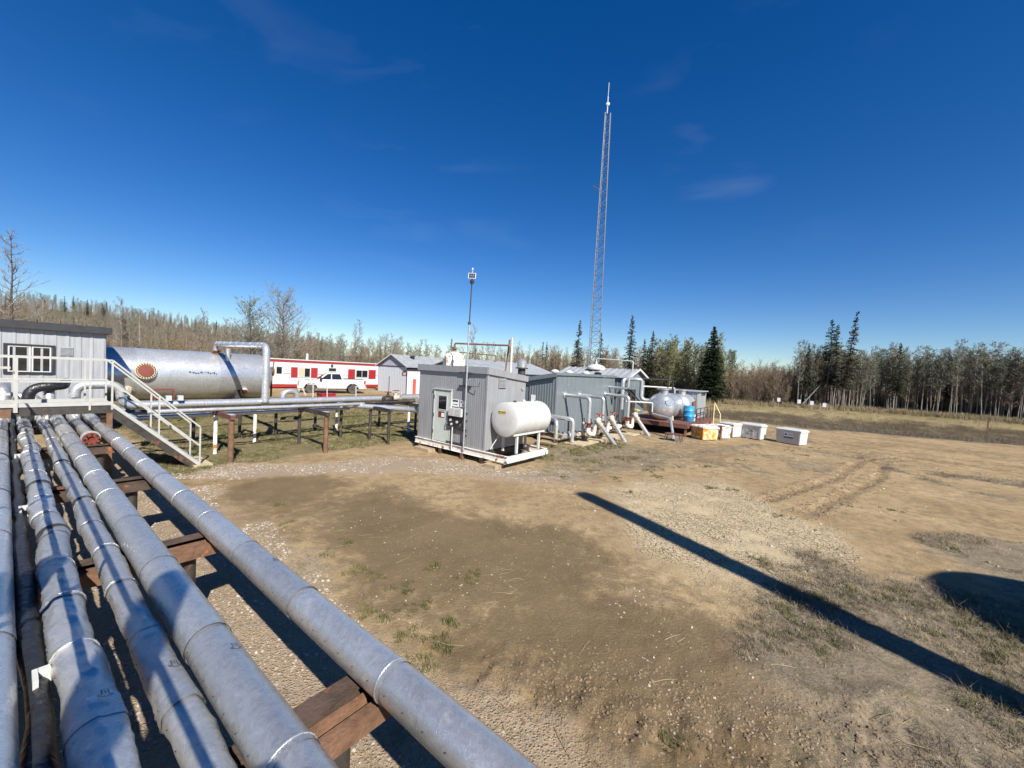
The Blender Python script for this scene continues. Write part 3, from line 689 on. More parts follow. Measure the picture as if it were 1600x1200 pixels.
    for i in range(650):
        s = r.uniform(-60, -20); put(s, forest_t(s)+r.random()*28, r.choice((iB, iB, iS, iSY)), .6, .84)
    for i in range(800):
        tt = r.uniform(8, 62); k = .62+.38*min(1, max(0, (tt-16)/20)); put(-49-r.random()*32, tt, r.choice((iB, iS, iS, iSY, iA)), .42*k, .72*k)
    for i in range(520):
        put(-42-r.random()*40, r.uniform(-45, 12), r.choice((iB, iS, iS, iSY, iS)), .26, .46)
    for i in range(900):
        x = r.uniform(-60, 260); y = r.uniform(95, 210); s, t = ST(x, y)
        if t > 75 or s < -60: put(s, t, r.choice((iB, iS, iS)), .5, .7)
    # far hill
    for i in range(9000):
        x = r.uniform(-640, -40); y = r.uniform(110, 520)
        if -x > y*1.75 or -x < y*.45: continue
        s, t = ST(x, y); put(s, t, (iB+iS+iS+iA) if r.random() < .97 else iN, .8, 1.25)
    for i in range(700):
        x = r.uniform(-130, -42); y = r.uniform(20, 130); s, t = ST(x, y)
        if s > -60: continue
        put(s, t, r.choice((iB, iS, iS)), .38, .58)
    scatter('forest', 'brown and grey leafless wood behind the yard and on the far hill', vm, P, S, A, I, .02)
make_forest()

def make_groundcover():
    r = random.Random(11)
    def tuft(seed, n, h, sp, wid, bend=.5):
        q = random.Random(seed); mb = MB()
        for i in range(n):
            a = q.uniform(0, 6.28); b = Vector((q.gauss(0, sp*.4), q.gauss(0, sp*.4), -.01)); hh = h*q.uniform(.5, 1.1); o = Vector((math.cos(a), math.sin(a), 0)); sd = Vector((-o.y, o.x, 0))*wid/2
            m = b+o*hh*bend*.35+Vector((0, 0, hh*.65)); e = b+o*hh*bend*q.uniform(.7, 1.4)+Vector((0, 0, hh*q.uniform(.75, 1.)))
            mb.add([b-sd, b+sd, m+sd*.7, m-sd*.7, e], [(0, 1, 2, 3), (3, 2, 4)])
        return mb
    gg = [raw_mesh('tuft_g', tuft(i, 26, .085, .09, .006), [GRASS_G]) for i in range(3)]
    gd = [raw_mesh('tuft_d', tuft(10+i, 20, .10, .12, .005, 1.), [GRASS_D]) for i in range(3)]
    gk = [raw_mesh('tuft_k', tuft(20+i, 14, .10, .16, .005, 1.5), [GRASS_K]) for i in range(3)]
    gt = [raw_mesh('tuft_t', tuft(30+i, 40, .75, .30, .016, .35), [GRASS_D]) for i in range(3)]
    def fill(n, box, key, thr, ids, lo, hi, tall=None):
        P, S, A, I = [], [], [], []
        rs = np.random.RandomState(n); s = rs.uniform(box[0], box[1], n); t = rs.uniform(box[2], box[3], n)
        m = masks(s, t)[key] if key else np.ones(n); cl = fbm(s, t, 1.1, 123); z = s*0
        ok = (m*(.35+1.3*sst(.38, .6, cl)) > thr)
        for a, b, c in zip(s[ok], t[ok], z[ok]):
            P.append((a, b, c)); S.append(r.uniform(lo, hi)); A.append(r.uniform(0, 6.28)); I.append(r.choice(ids))
        return P, S, A, I
    def cat(*q): return [sum((list(x[i]) for x in q), []) for i in range(4)]
    # short green grass
    q1 = fill(15000, (-24, -12.2, 2.6, 22), 'grass', .62, [0, 1, 2], .6, 1.3); q2 = fill(4000, (-9.5, -4.5, 11, 21), 'grass', .72, [0, 1, 2], .6, 1.2)
    q3 = fill(2600, (-.5, 5, 4, 13), 'dead', 1.45, [0, 1, 2], .5, 1.2)
    rs = random.Random(3); P, S, A, I = [], [], [], []
    clumps = [(680, 886), (640, 960), (662, 950), (625, 920), (690, 1010), (700, 975), (505, 870), (560, 895), (660, 1030), (570, 960), (640, 1050), (1112, 763), (1142, 766), (1025, 745), (1019, 730), (1062, 731), (1104, 729), (1180, 700), (1235, 705),
              (1255, 712), (1330, 925), (1160, 720), (1215, 806), (1045, 1155), (635, 995), (545, 850), (590, 900), (735, 905), (1190, 880), (1270, 700), (1400, 800), (1320, 790), (1010, 735), (925, 735), (985, 770), (450, 820), (430, 790), (960, 748), (880, 745)]
    cm = scene.camera.matrix_world.to_3x3()
    for px, py in clumps:
        d = cm @ Vector(((px-800)/620, -(py-600)/620, -1)); k = -CAM_H/d.z; s0, t0 = ST(d.x*k, d.y*k)
        rad = rs.uniform(.05, .14)*(1+max(0, d.length*k-8)*.05)
        for j in range(rs.randrange(5, 13)):
            s, t = s0+rs.gauss(0, rad), t0+rs.gauss(0, rad); P.append((s, t, 0.)); S.append(rs.uniform(.5, 1.1)); A.append(rs.uniform(0, 6.28)); I.append(rs.randrange(3))
    q = cat(q1, q2, q3, (P, S, A, I)); scatter('green_grass', 'short green grass under the pipe rack and in tufts across the dirt', gg, *q, tilt=.15)
    qd = cat(fill(9000, (-24, -12, 2.4, 22), 'grass', .4, [0, 1, 2], .5, 1.1), fill(3000, (-9.5, -4, 10, 22), 'grass', .35, [0, 1, 2], .5, 1.2), fill(5200, (-12, 4, 1.6, 3.8), 'gravel', .62, [0, 1, 2], .25, .6), fill(6500, (-1, 6, 3.5, 14), 'dead', .6, [0, 1, 2], .3, .9),
             fill(5000, (-16, 22, 34, 66), 'bank', .3, [0, 1, 2], 1.0, 2.6))
    scatter('dry_grass', 'short straw coloured dead grass over the dirt', gd, *qd, tilt=.3)
    qk = cat(fill(8000, (-1, 6, 3.5, 15), 'dead', .5, [0, 1, 2], .4, 1.1), fill(3000, (-6, 0, 11, 24), 'dead', .55, [0, 1, 2], .4, 1.), fill(4500, (0, 12, 15, 25), 'dead', .4, [0, 1, 2], .6, 1.6), fill(4500, (-16, 24, 36, 60), 'ditch', .4, [0, 1, 2], 1.2, 3.2))
    scatter('dead_stalks', 'grey dead weed stalks lying on the dirt', gk, *qk, tilt=.4)
    P, S, A, I = [], [], [], []
    for i in range(2300):
        s = rs.uniform(-14, 42); t = forest_t(s)-.8+rs.gauss(0, 1.0)
        if s < 0 and rs.random() < .6: continue
        P.append((s, t, -.03)); S.append(rs.uniform(.5, 1.25)); A.append(rs.uniform(0, 6.28)); I.append(rs.randrange(3))
    for i in range(900):
        s = rs.uniform(-48.5, -46.8); t = rs.uniform(10, 30); P.append((s, t, 0.)); S.append(rs.uniform(.5, 1)); A.append(0); I.append(rs.randrange(3))
    scatter('tall_dry_grass', 'tall straw coloured grass along the foot of the aspens', gt, P, S, A, I, tilt=.12)
    # pebbles
    peb = []
    for i in range(5):
        q = random.Random(400+i); import bmesh
        bm = bmesh.new(); bmesh.ops.create_icosphere(bm, subdivisions=1, radius=1)
        for v in bm.verts: v.co = Vector((v.co.x*q.uniform(.8, 1.3), v.co.y*q.uniform(.7, 1.1), v.co.z*.62))*q.uniform(.8, 1.15)
        me = bpy.data.meshes.new('pebble'); bm.to_mesh(me); bm.free(); me.materials.append(STONE); peb.append(me)
    P, S, A, I = [], [], [], []
    def peb_fill(n, box, key, thr, lo, hi):
        rs2 = np.random.RandomState(n+1); s = rs2.uniform(box[0], box[1], n); t = rs2.uniform(box[2], box[3], n); m = masks(s, t)[key] if key else np.ones(n); z = s*0; cl = fbm(s, t, .9, 321)
        for a, b, c, mm, k in zip(s, t, z, m, cl):
            if mm*(.3+1.4*sst(.35, .6, k)) > thr: P.append((a, b, c)); S.append(lo*(hi/lo)**(rs2.rand()**2.2)); A.append(rs2.rand()*6.28); I.append(rs2.randint(5))
    peb_fill(26000, (-13, 3.5, -1, 3.7), 'gravel', .35, .006, .024); peb_fill(16000, (-14, -5, 2, 11), 'gravel', .4, .008, .032)
    peb_fill(4200, (-9, 3, 2.5, 9), None, .55, .004, .018); peb_fill(1500, (-8, 8, 8, 26), None, .55, .012, .05)
    scatter('pebbles', 'small pale stones strewn over the gravel and dirt', peb, P, S, A, I, tilt=.3)
    # clods of dried mud
    clod = []
    mud = leaf_mat('mud_clod', (.115, .08, .05), (.24, .175, .11), .95)
    for me in peb: m2 = me.copy(); m2.materials.clear(); m2.materials.append(mud); clod.append(m2)
    P, S, A, I = [], [], [], []
    for i in range(2600):
        u = rs.random(); s = -2.4+3.2*u+rs.gauss(0, .3); t = 3.1+1.7*u+rs.gauss(0, .34); P.append((s, t, -.004)); S.append(rs.uniform(.006, .022)); A.append(rs.uniform(0, 6.28)); I.append(rs.randrange(5))
    for pl in RUTS:
        for i in range(700):
            k = rs.randrange(len(pl)-1); a, b = pl[k], pl[k+1]; u = rs.random(); s = a[0]+(b[0]-a[0])*u+rs.gauss(0, .22); t = a[1]+(b[1]-a[1])*u+rs.gauss(0, .2); P.append((s, t, -.004)); S.append(rs.uniform(.01, .04)); A.append(0); I.append(rs.randrange(5))
    scatter('mud_clods', 'crumbled mud clods along the ruts and the damp patch', clod, P, S, A, I, tilt=.4)
    # straw litter
    st = []
    for i in range(3):
        q = random.Random(i); mb = MB(); mb.tube([(0, 0, .004), (.09, q.uniform(-.02, .02), .012), (.2, q.uniform(-.05, .05), .006)], [.0022, .002, .0012], 4); st.append(raw_mesh('straw', mb, [GRASS_D]))
    P, S, A, I = [], [], [], []
    for i in range(520):
        s = rs.uniform(-8, 5); t = rs.uniform(2.2, 10); P.append((s, t, 0.)); S.append(rs.uniform(.4, 1.5)); A.append(rs.uniform(0, 6.28)); I.append(rs.randrange(3))
    scatter('straw_litter', 'loose pale straws lying on the dirt', st, P, S, A, I)
make_groundcover()

# ------------------------------------------------------------------ foreground pipes
def pipe_section(s0, s1, t, z, r, seed, wob=.0, lump=.0, n=26, m=10, crease=0.):
    """one sheet of cladding: a slightly dented sleeve with an open lap seam"""
    mb = MB(); vs = []; rr = random.Random(seed); k0 = rr.uniform(-.004, .004)
    for i in range(m+1):
        u = i/m; s = s0+(s1-s0)*u
        ct = t+wob*(mn.noise(Vector((s*.9, t*7, 1)))); cz = z+wob*.5*(mn.noise(Vector((s*.9, t*7, 9))))
        R = r+k0+.0035*(1 if u > .9 else 0)
        for k in range(n):
            a = 6.28318*k/n; dr = lump*mn.noise(Vector((s*3.1, math.cos(a)*1.4+t*3, math.sin(a)*1.4)))+lump*.45*mn.noise(Vector((s*9, math.cos(a)*3+t, math.sin(a)*3)))
            if crease: dr += crease*.5*max(0, mn.noise(Vector((s*14+math.cos(a)*2.2, math.sin(a)*1.5, t*5)))-.15)
            vs.append((s, ct+(R+dr)*math.sin(a), cz+(R+dr)*math.cos(a)))
    fs = [(i*n+k, i*n+(k+1) % n, (i+1)*n+(k+1) % n, (i+1)*n+k) for i in range(m) for k in range(n)]
    mb.add(vs, fs); return mb
def arrow_on(mb, s, t, z, r, sz, head=True):
    """outlined flow arrow sticker wrapped on a pipe (points along +s)"""
    def P(a, b): ang = .35+b/r; return (s+a, t+(r+.004)*math.sin(ang), z+(r+.004)*math.cos(ang))
    L_ = [((-1, -.42), (-1, .42)), ((-.4, -.42), (-.4, .42)), ((-1, .42), (.35, .42)), ((-1, -.42), (.35, -.42)), ((-.4, 0), (.1, 0))]
    if head: L_ += [((.35, .42), (.35, .95)), ((.35, -.42), (.35, -.95)), ((.35, .95), (1.1, 0)), ((.35, -.95), (1.1, 0))]
    w = .065
    for (a, b) in L_:
        A = Vector((*a, 0)); B = Vector((*b, 0)); d = (B-A).normalized(); nrm = Vector((-d.y, d.x, 0))*w
        q = [A+nrm, A-nrm, B-nrm, B+nrm]; mb.add([P(x.x*sz, x.y*sz) for x in q], [(0, 1, 2, 3)])
def fg_pipe(label, t, z, r, s0, s1, seed, step=1.05, wob=0., lump=.0015, crease=0., mt=None, straps=(), arrow=None, phase=0.):
    th = thing('insulated_pipe', label, 'pipe', (s0+s1)/2, t, z-r, group='insulated pipes on the low rack')
    s = s0; i = 0; rr = random.Random(seed)
    while s < s1-.05:
        e = min(s1, s+step*rr.uniform(.92, 1.08)+(phase if i == 0 else 0))
        pipe_section(s, e+.03, t, z, r, seed*100+i, wob, lump, crease=crease, m=30 if lump > .004 else 10).build('cladding_section', mt or ALU, th, smooth=True)
        b = MB(); ct = t+wob*(mn.noise(Vector((e*.9, t*7, 1)))); cz = z+wob*.5*(mn.noise(Vector((e*.9, t*7, 9))))
        if s1-e > .2 and rr.random() < .72:
            b.lathe((e-.018, ct, cz), (1, 0, 0), [(0, r+.001+lump*.3), (.001, r+.0035+lump*.3), (.009, r+.0035+lump*.3), (.010, r+.001+lump*.3)], 26); b.build('band', ALU, th, smooth=False)
        s = e; i += 1
    for ss in straps:
        for d in (0, .05):
            b = MB(); ct = t+wob*(mn.noise(Vector((ss*.9, t*7, 1)))); cz = z+wob*.5*(mn.noise(Vector((ss*.9, t*7, 9))))
            b.lathe((ss+d, ct, cz), (1, 0, 0), [(0, r), (.001, r+.006+lump*.5), (.014, r+.006+lump*.5), (.015, r)], 26); b.build('strap', BLACKP, th)
    # rivets along the lap seam
    b = MB()
    for k in range(int((s1-s0)/.17)):
        ss = s0+.1+k*.17
        if ss > s1-.1: break
        a = -1.3; ct = t+wob*(mn.noise(Vector((ss*.9, t*7, 1)))); cz = z+wob*.5*(mn.noise(Vector((ss*.9, t*7, 9))))
        o = Vector((ss, ct+(r+.001)*math.sin(a), cz+(r+.001)*math.cos(a))); b.lathe(o, (0, math.sin(a), math.cos(a)), [(0, .0045), (.003, .004), (.004, .001)], 6)
    b.build('rivet_row', DARKSTEEL, th)['kind'] = 'stuff'
    if arrow:
        for sa in arrow:
            b = MB(); arrow_on(b, sa, t+wob*mn.noise(Vector((sa*.9, t*7, 1))), z+wob*.5*(mn.noise(Vector((sa*.9, t*7, 9)))), r+.002+lump*.5, .034, True); b.build('flow_arrow', INK, th)
    return th
BT = 1.05   # top of the low rack's beams
def make_foreground():
    fg_pipe('wide silver pipe at the very left edge of the low rack', -.075, BT+.125, .125, -16.6, 2.6, 1, 2.1, 0, .001, mt=ALU_TANK, straps=(-13.6, -10.6, -8.0))
    fg_pipe('wavy silver wrapped pipe, second from the left on the low rack', .29, BT+.108, .105, -16.4, 2.6, 2, .8, .045, .017, .034, ALU_FOIL, straps=(-11.6, -8.3, -6.1), arrow=(-2.9,))
    fg_pipe('thin silver wrapped pipe in the middle of the low rack', .60, BT+.095, .090, -16.4, 2.6, 3, .85, .03, .012, .026, ALU_FOIL, straps=(-9.8, -7.2), arrow=(-2.95,))
    fg_pipe('thick silver pipe, fourth from the left on the low rack', .84, BT+.135, .128, -16.4, 2.6, 4, 1.3, .006, .003, .003, ALU, arrow=(-2.75,), phase=.3)
    fg_pipe('rightmost silver pipe on the low rack beside the dirt', 1.46, BT+.125, .124, -16.4, 2.6, 5, 1.15, .004, .0018, .001, ALU, arrow=(-3.75,), phase=.5)
    # short pipe with an open flange
    t, z = 1.14, BT+.12; th = thing('pipe_stub', 'short silver pipe ending in a red brown flange between two long pipes', 'pipe', -13.5, t, z-.11)
    for i, (a, b) in enumerate(((-16.4, -14.9), (-14.9, -13.6), (-13.6, -12.3))): pipe_section(a, b+.02, t, z, .10, 900+i, 0, .002).build('cladding_section', ALU, th, smooth=True)
    b = MB(); b.lathe((-12.34, t, z), (1, 0, 0), [(0, .1), (0, .15), (.03, .155), (.03, .125), (.09, .125), (.09, .15), (.12, .15), (.12, .1)], 28); b.build('collar', ALU_TANK, th, smooth=True)
    b = MB(); b.lathe((-12.24, t, z-.005), (1, 0, 0), [(0, .135), (.09, .135), (.09, .06), (.05, .055)], 24); f = b.build('flange', REDBROWN, th, smooth=True)
    for k in range(8):
        a = k*.785; b = MB(); b.lathe((-12.15, t+.105*math.cos(a), z+.105*math.sin(a)), (1, 0, 0), [(0, .018), (.02, .018), (.02, .01), (.04, .01)], 6); bpart(b, 'bolt', DARKSTEEL, f, th)
    # black heat trace bundle and white conduit stands between the first two pipes
    r = random.Random(4); pts = [(-16.5+i*.35, .105+r.gauss(0, .012), BT+.04+r.gauss(0, .012)) for i in range(54)]
    b = MB(); b.tube(pts, [.06+r.uniform(-.012, .012) for _ in pts], 10); tag(b.build('heat_trace_bundle', BLACK, origin=(-8, .1, BT), smooth=True), 'lumpy black wrapped line squeezed between the two leftmost pipes', 'cable bundle')
    for i, (s, lb) in enumerate(((-11.0, 'white steel angle bracket between the two leftmost pipes, farthest'), (-7.4, 'white steel angle bracket between the two leftmost pipes, middle'), (-3.55, 'white box bracket at the bottom left between the pipes'))):
        th = thing('conduit_bracket', lb, 'bracket', s, .135, BT-.1, group='white brackets between the pipes')
        b = MB(); b.box(s-.02, s+.02, .13, .18, BT-.35, BT+.13); b.build('upright', WHITE, th)
        b = MB(); b.box(s-.02, s+.12, .105, .128, BT+.06, BT+.13); b.build('plate', WHITE, th)
    # supports of the low rack: rusty wide-flange beams on pipe posts
    def ibeam(mb, s, t0, t1, top, w=.17, h=.17, tk=.014):
        mb.box(s-w/2, s+w/2, t0, t1, top-tk, top); mb.box(s-w/2, s+w/2, t0, t1, top-h, top-h+tk); mb.box(s-tk/2, s+tk/2, t0, t1, top-h+tk, top-tk)
    words = ['nearest', 'second', 'third', 'fourth', 'fifth']
    for i, s in enumerate((-2.17, -5.37, -8.55, -12.0, -15.4, 1.1)):
        lb = 'rusty double beam support under the low rack, %s from the camera' % words[i] if i < 5 else 'rusty support of the low rack just below the camera'
        th = thing('pipe_support', lb, 'pipe support', s, .6, 0, group='supports of the low rack')
        m1 = RUST if i in (0, 1) else DARKSTEEL
        b = MB(); ibeam(b, s-.085, -.45, 1.66, BT, .14); b.build('crossbeam', RUST_DARK, th)
        b = MB(); b.box(s+.0, s+.165, -.45, 1.66, BT-.165, BT-.15); b.box(s+.10, s+.165, -.45, 1.66, BT-.149, BT-.04); b.box(s+.0, s+.012, -.45, 1.66, BT-.149, BT-.04); b.build('crossbeam', RUST_DARK if i > 1 else RUST, th)
        b = MB(); b.box(s-.16, s+.17, 1.662, 1.674, BT-.18, BT+.02); b.build('end_plate', m1, th)
        for tt in (-.3, 1.25):
            b = MB(); b.tube([(s, tt, -.1), (s, tt, BT-.17)], .075, 12); b.build('post', DARKSTEEL, th, smooth=True)
make_foreground()

# ------------------------------------------------------------------ crossover platform with stairs
def make_platform():
    th = thing('crossover_platform', 'grey steel crossover platform with handrails and stairs over the pipes', 'platform', -14, 1.0, 0)
    Z = 1.76; S0, S1 = -14.45, -13.5; T0, T1 = -1.6, 1.6
    b = MB(); b.box(S1-.06, S1, T0, T1, Z-.2, Z-.02); b.box(S0, S0+.06, T0, T1, Z-.2, Z-.02); b.box(S0+.06, S1-.06, T1-.06, T1, Z-.2, Z-.02); b.build('deck_frame', DARKSTEEL, th)
    b = MB()
    for k in range(int((T1-T0)/.035)): b.box(S0+.065, S1-.065, T0+.02+k*.035, T0+.026+k*.035, Z-.035, Z)
    for k in range(8): b.box(S0+.1+k*.1, S0+.106+k*.1, T0+.02, T1-.07, Z-.036, Z-.002)
    b.build('deck_grating', GALV, th)['kind'] = 'stuff'
    for s in (S1+.012, S0-.012):
        b = MB(); b.box(s-.008, s+.008, T0, T1, Z-.01, Z+.075); b.build('toe_plate', RAIL, th)
        for zz in (1.07, .55):
            b = MB(); b.bar((s, T0, Z+zz), (s, T1, Z+zz), .038, .038); b.build('handrail', RAIL, th)
        for tt in (.14, 1.23, 1.6):
            b = MB(); w = .06 if tt < .5 else .036; b.box(s-w/2, s+w/2, tt-w/2, tt+w/2, Z-.12, Z+1.045); b.build('handrail_post', RAIL, th)
    # stairs going down along +t
    TB = 3.35; run = TB-T1
    for s in (S1, S0):
        b = MB(); b.hexa([(s-.025, T1-.05, Z-.26), (s+.025, T1-.05, Z-.26), (s+.025, TB-.22, -.02), (s-.025, TB-.22, -.02)], [(s-.025, T1-.05, Z-.02), (s+.025, T1-.05, Z-.02), (s+.025, TB+.03, -.02), (s-.025, TB+.03, -.02)]); b.build('stringer', DARKSTEEL, th)
        b = MB(); o = .028 if s == S1 else -.028
        b.bar((s+o, T1, Z+.0), (s+o, TB+.0, .0+.02), .03, .075); b.build('stringer_cap', RAIL, th)
        for zz in (1.07, .55):
            b = MB(); b.bar((s, T1, Z+zz), (s, TB, zz), .038, .038); b.build('stair_rail', RAIL, th)
        for u in (.5, 1.):
            tt = T1+run*u; zz = Z*(1-u); b = MB(); b.box(s-.018, s+.018, tt-.018, tt+.018, zz-.05, zz+1.05); b.build('stair_post', RAIL, th)
    for k in range(8):
        u = (k+.6)/8.4; b = MB(); tt = T1+run*u; zz = Z*(1-u); b.box(S0+.03, S1-.03, tt-.13, tt+.12, zz-.03, zz); b.build('tread', GALV, th)
    for s in (S0, S1):
        for tt in (-1.4, 1.56):
            b = MB(); b.box(s-.05, s+.05, tt-.05, tt+.05, -.1, Z-.2); b.build('leg', RUST, th)
    b = MB(); b.box(-14.6, -13.35, 3.2, 3.62, -.03, .03); tag(b.build('stair_plank', MATW, origin=(-14, 3.4, 0)), 'pale plank at the foot of the platform stairs', 'plank')
    # a lower landing further left
    t2 = thing('side_landing', 'low landing with pale rails left of the crossover platform', 'platform', -14, -.9, 0)
    b = MB(); b.box(-13.42, -13.3, -3.4, .08, 1.55, 1.72); b.build('deck_edge', RUST, t2)
    for zz in (2.05, 2.6):
        b = MB(); b.bar((-13.36, -3.4, zz), (-13.36, .07, zz), .05, .05); b.build('handrail', RAIL, t2)
    b = MB(); b.box(-13.39, -13.33, -.9, -.84, 0, 2.6); b.build('post', RAIL, t2)
make_platform()

# ------------------------------------------------------------------ pipework behind the platform
def bends(name, label, pts, r, m, group=None, bands=True, cat='pipe'):
    s, t, z = pts[0]; th = thing(name, label, cat, s, t, min(p[2] for p in pts)-r, group=group)
    b = MB(); b.path(pts, r, 18, er=r*2.6, seg=6); b.build('pipe_run', m, th, smooth=True)
    if bands:
        for a, c in zip(pts[:-1], pts[1:]):
            a = Vector(a); c = Vector(c); L_ = (c-a).length; k = 1; d = (c-a)/L_
            while k*.95 < L_-r*3:
                o = a+d*(k*.95); b = MB(); b.lathe(o, d, [(0, r), (.001, r+.007), (.022, r+.007), (.023, r)], 18); b.build('band', m, th); k += 1
            if L_ > r*7:
                for o in (a+d*r*2.8, c-d*r*2.8):
                    b = MB(); b.lathe(o, d, [(0, r), (.001, r+.006), (.014, r+.006), (.015, r)], 18); b.build('band', m, th)
    return th
def make_pipework():
    bends('insulated_pipe', 'silver pipe stepping down beside the stairs and along the front of the far rack', [(-15.75, 1.15, 1.1), (-15.75, 1.15, 2.1), (-15.75, 2.05, 2.1), (-15.75, 2.05, 1.50), (-15.75, 11.2, 1.50)], .115, ALU_TANK)
    bends('insulated_pipe', 'silver pipe running behind the front pipe of the far rack', [(-16.3, 2.3, 1.47), (-16.3, 14.0, 1.47), (-18.0, 16.5, 1.47)], .10, ALU_TANK)
    bends('insulated_pipe', 'slim silver pipe slung lowest under the far rack', [(-15.0, 2.0, 1.22), (-15.0, 8.6, 1.22)], .065, ALU_TANK)
    bends('insulated_pipe', 'pale pipe far behind the rack near the ground', [(-19.5, 2.8, 1.05), (-19.5, 15, 1.05)], .09, WHITE)
    bends('insulated_pipe', 'silver elbow rising from under the platform, right one', [(-15.9, .72, 1.0), (-15.9, .72, 1.95), (-17.4, .72, 1.95)], .105, ALU_FOIL, bands=False)
    bends('insulated_pipe', 'silver elbow rising from under the platform, left one', [(-15.9, -.02, 1.0), (-15.9, -.02, 2.0), (-17.6, -.02, 2.0)], .12, ALU_FOIL, bands=False)
    bends('wrapped_pipe', 'black plastic wrapped pipe bend behind the platform', [(-15.8, .36, 1.0), (-15.8, .36, 2.02), (-15.8, .95, 2.07), (-17.5, 1.1, 2.07)], .115, BLACK, bands=False)
    bends('insulated_pipe', 'fat silver pipe crossing behind the platform at the far left', [(-16.6, -2.5, 1.72), (-16.6, .55, 1.72), (-16.6, .55, 1.1)], .13, ALU_FOIL)
    bends('insulated_pipe', 'silver pipe entering the left side of the near shed', [(-15.2, 8.2, 1.36), (-13.6, 9.5, 1.33), (-12.9, 9.95, 1.32), (-11.9, 9.95, 1.32)], .10, ALU_TANK, bands=False)
    bends('insulated_pipe', 'silver goose neck behind the far rack right of the big tank', [(-20.5, 8.3, .6), (-20.5, 8.3, 1.5), (-20.5, 8.95, 1.5), (-20.5, 8.95, .5)], .13, ALU_TANK, bands=False)
    # supports of the far rack
    ex = [(4.07, (-13.45, -14.85, -17.2), 'with the rustiest front post, nearest the stairs', RUST), (6.65, (-13.0, -14.95, -17.0), 'with the flaking front post, second from the stairs', RUST), (9.1, (-13.0, -14.27, -16.9), 'with thin dark posts, third from the stairs', DARKSTEEL), (11.4, (-14.3, -14.8, -17.1), 'just left of the near shed', DARKSTEEL), (5.6, (-16.1, -17.6), 'with white painted posts under the big tank pipe', WHITE_RUST), (8.4, (-15.24, -17.4), 'with a white footed post in the middle of the rack', DARKSTEEL)]
    for i, (t, ss, lb, m) in enumerate(ex):
        th = thing('pipe_support', 'far rack support '+lb, 'pipe support', ss[0], t, 0, group='supports of the far rack')
        b = MB(); b.box(ss[-1]-.1, ss[0]+(.12 if i < 3 else .3), t-.06, t+.06, 1.235, 1.375); b.build('crossbeam', DARKSTEEL if i else RUSTRED, th)
        b = MB(); b.box(ss[0]-.2, ss[0]+.1, t-.07, t+.07, 1.376, 1.384); b.build('beam_cap', RAIL, th)
        for k, s in enumerate(ss):
            b = MB(); b.tube([(s, t, -.1), (s, t, 1.214)], .075 if k == 0 and i < 2 else .055, 12); b.build('post', m if k == 0 else (WHITE_RUST if (k+i) % 3 == 1 else DARKSTEEL), th, smooth=True)
    bends('insulated_pipe', 'thin silver line on the near edge of the far rack', [(-14.45, 2.4, 1.44), (-14.45, 8.9, 1.44)], .055, ALU_TANK)
    bends('insulated_pipe', 'dull dark line beside the thin silver one on the far rack', [(-14.75, 2.2, 1.43), (-14.75, 12.5, 1.43)], .045, DARKSTEEL, bands=False)
    bends('insulated_pipe', 'white line hanging below the beams of the far rack', [(-16.6, 2.4, 1.12), (-16.6, 13, 1.12)], .06, WHITE, bands=False)
    # valves on the rack left of the shed
    def valve(s, t, z, lb, m, wheel=True):
        th = thing('pipe_valve', lb, 'valve', s, t, z-.1, group='valves on the far rack')
        b = MB(); b.lathe((s, t-.22, z), (0, 1, 0), [(0, .15), (.04, .15), (.04, .1), (.13, .14), (.3, .14), (.4, .1), (.4, .15), (.44, .15)], 14); b.build('valve_body', m, th, smooth=True)
        b = MB(); b.tube([(s, t, z), (s, t, z+.3)], .05, 10); b.lathe((s, t, z+.14), (0, 0, 1), [(0, .11), (.03, .11), (.03, .06), (.12, .04)], 12); b.build('bonnet', m, th, smooth=True)
        if wheel:
            b = MB(); b.tube([(s+.15*math.cos(a*.5236), t+.15*math.sin(a*.5236), z+.33) for a in range(13)], .014, 6, False)
            for a in (0, 1.57): b.bar((s-.14*math.cos(a), t-.14*math.sin(a), z+.33), (s+.14*math.cos(a), t+.14*math.sin(a), z+.33), .02)
            b.build('hand_wheel', REDBROWN, th)
        b = MB(); b.tube([(s+.08, t+.1, z), (s+.2, t+.16, z+.16), (s+.12, t+.2, z+.26)], .02, 6); b.build('bypass_line', m, th)
    valve(-15.75, 11.35, 1.52, 'pale dusty valve at the end of the front rack pipe', GAUGE)
    valve(-14.6, 11.9, 1.50, 'dusty insulated valve right beside the near shed', GAUGE, False)
    valve(-15.3, 10.6, 1.50, 'dark valve left of the dusty valves on the far rack', DARKSTEEL)
    bends('insulated_pipe', 'long silver pipe passing behind the near shed', [(-15.75, 11.6, 1.52), (-15.75, 17.5, 1.52)], .13, ALU_TANK)
    # white guard rails and red box beyond the rack
    th = thing('guard_rail', 'white tube guard rail with slanted end beyond the rack below the truck', 'railing', -26, 13, 0)
    def R2(px, py, Y): p = ray_at(px, py, Y); return (*ST(p.x, p.y), p.z)
    Yd = 27.
    for a, c in (((467, 594), (478, 618)), ((489, 600), (489, 618)), ((511, 602), (511, 618)), ((467, 594), (490, 600)), ((480, 600), (512, 602)), ((556, 604), (556, 616)), ((556, 604), (572, 605)), ((467, 594), (467, 612))):
        b = MB(); b.bar(R2(*a, Yd), R2(*c, Yd), .05); b.build('rail_tube', WHITE, th)
    for px in (467, 489, 511, 556):
        g = R2(px, 614, Yd); b = MB(); b.bar((g[0], g[1], 0), g, .05); b.build('rail_post', WHITE, th)
    p = R2(510, 614, 28); th = thing('tool_box', 'low red steel box beyond the rack below the truck', 'box', p[0], p[1], 0)
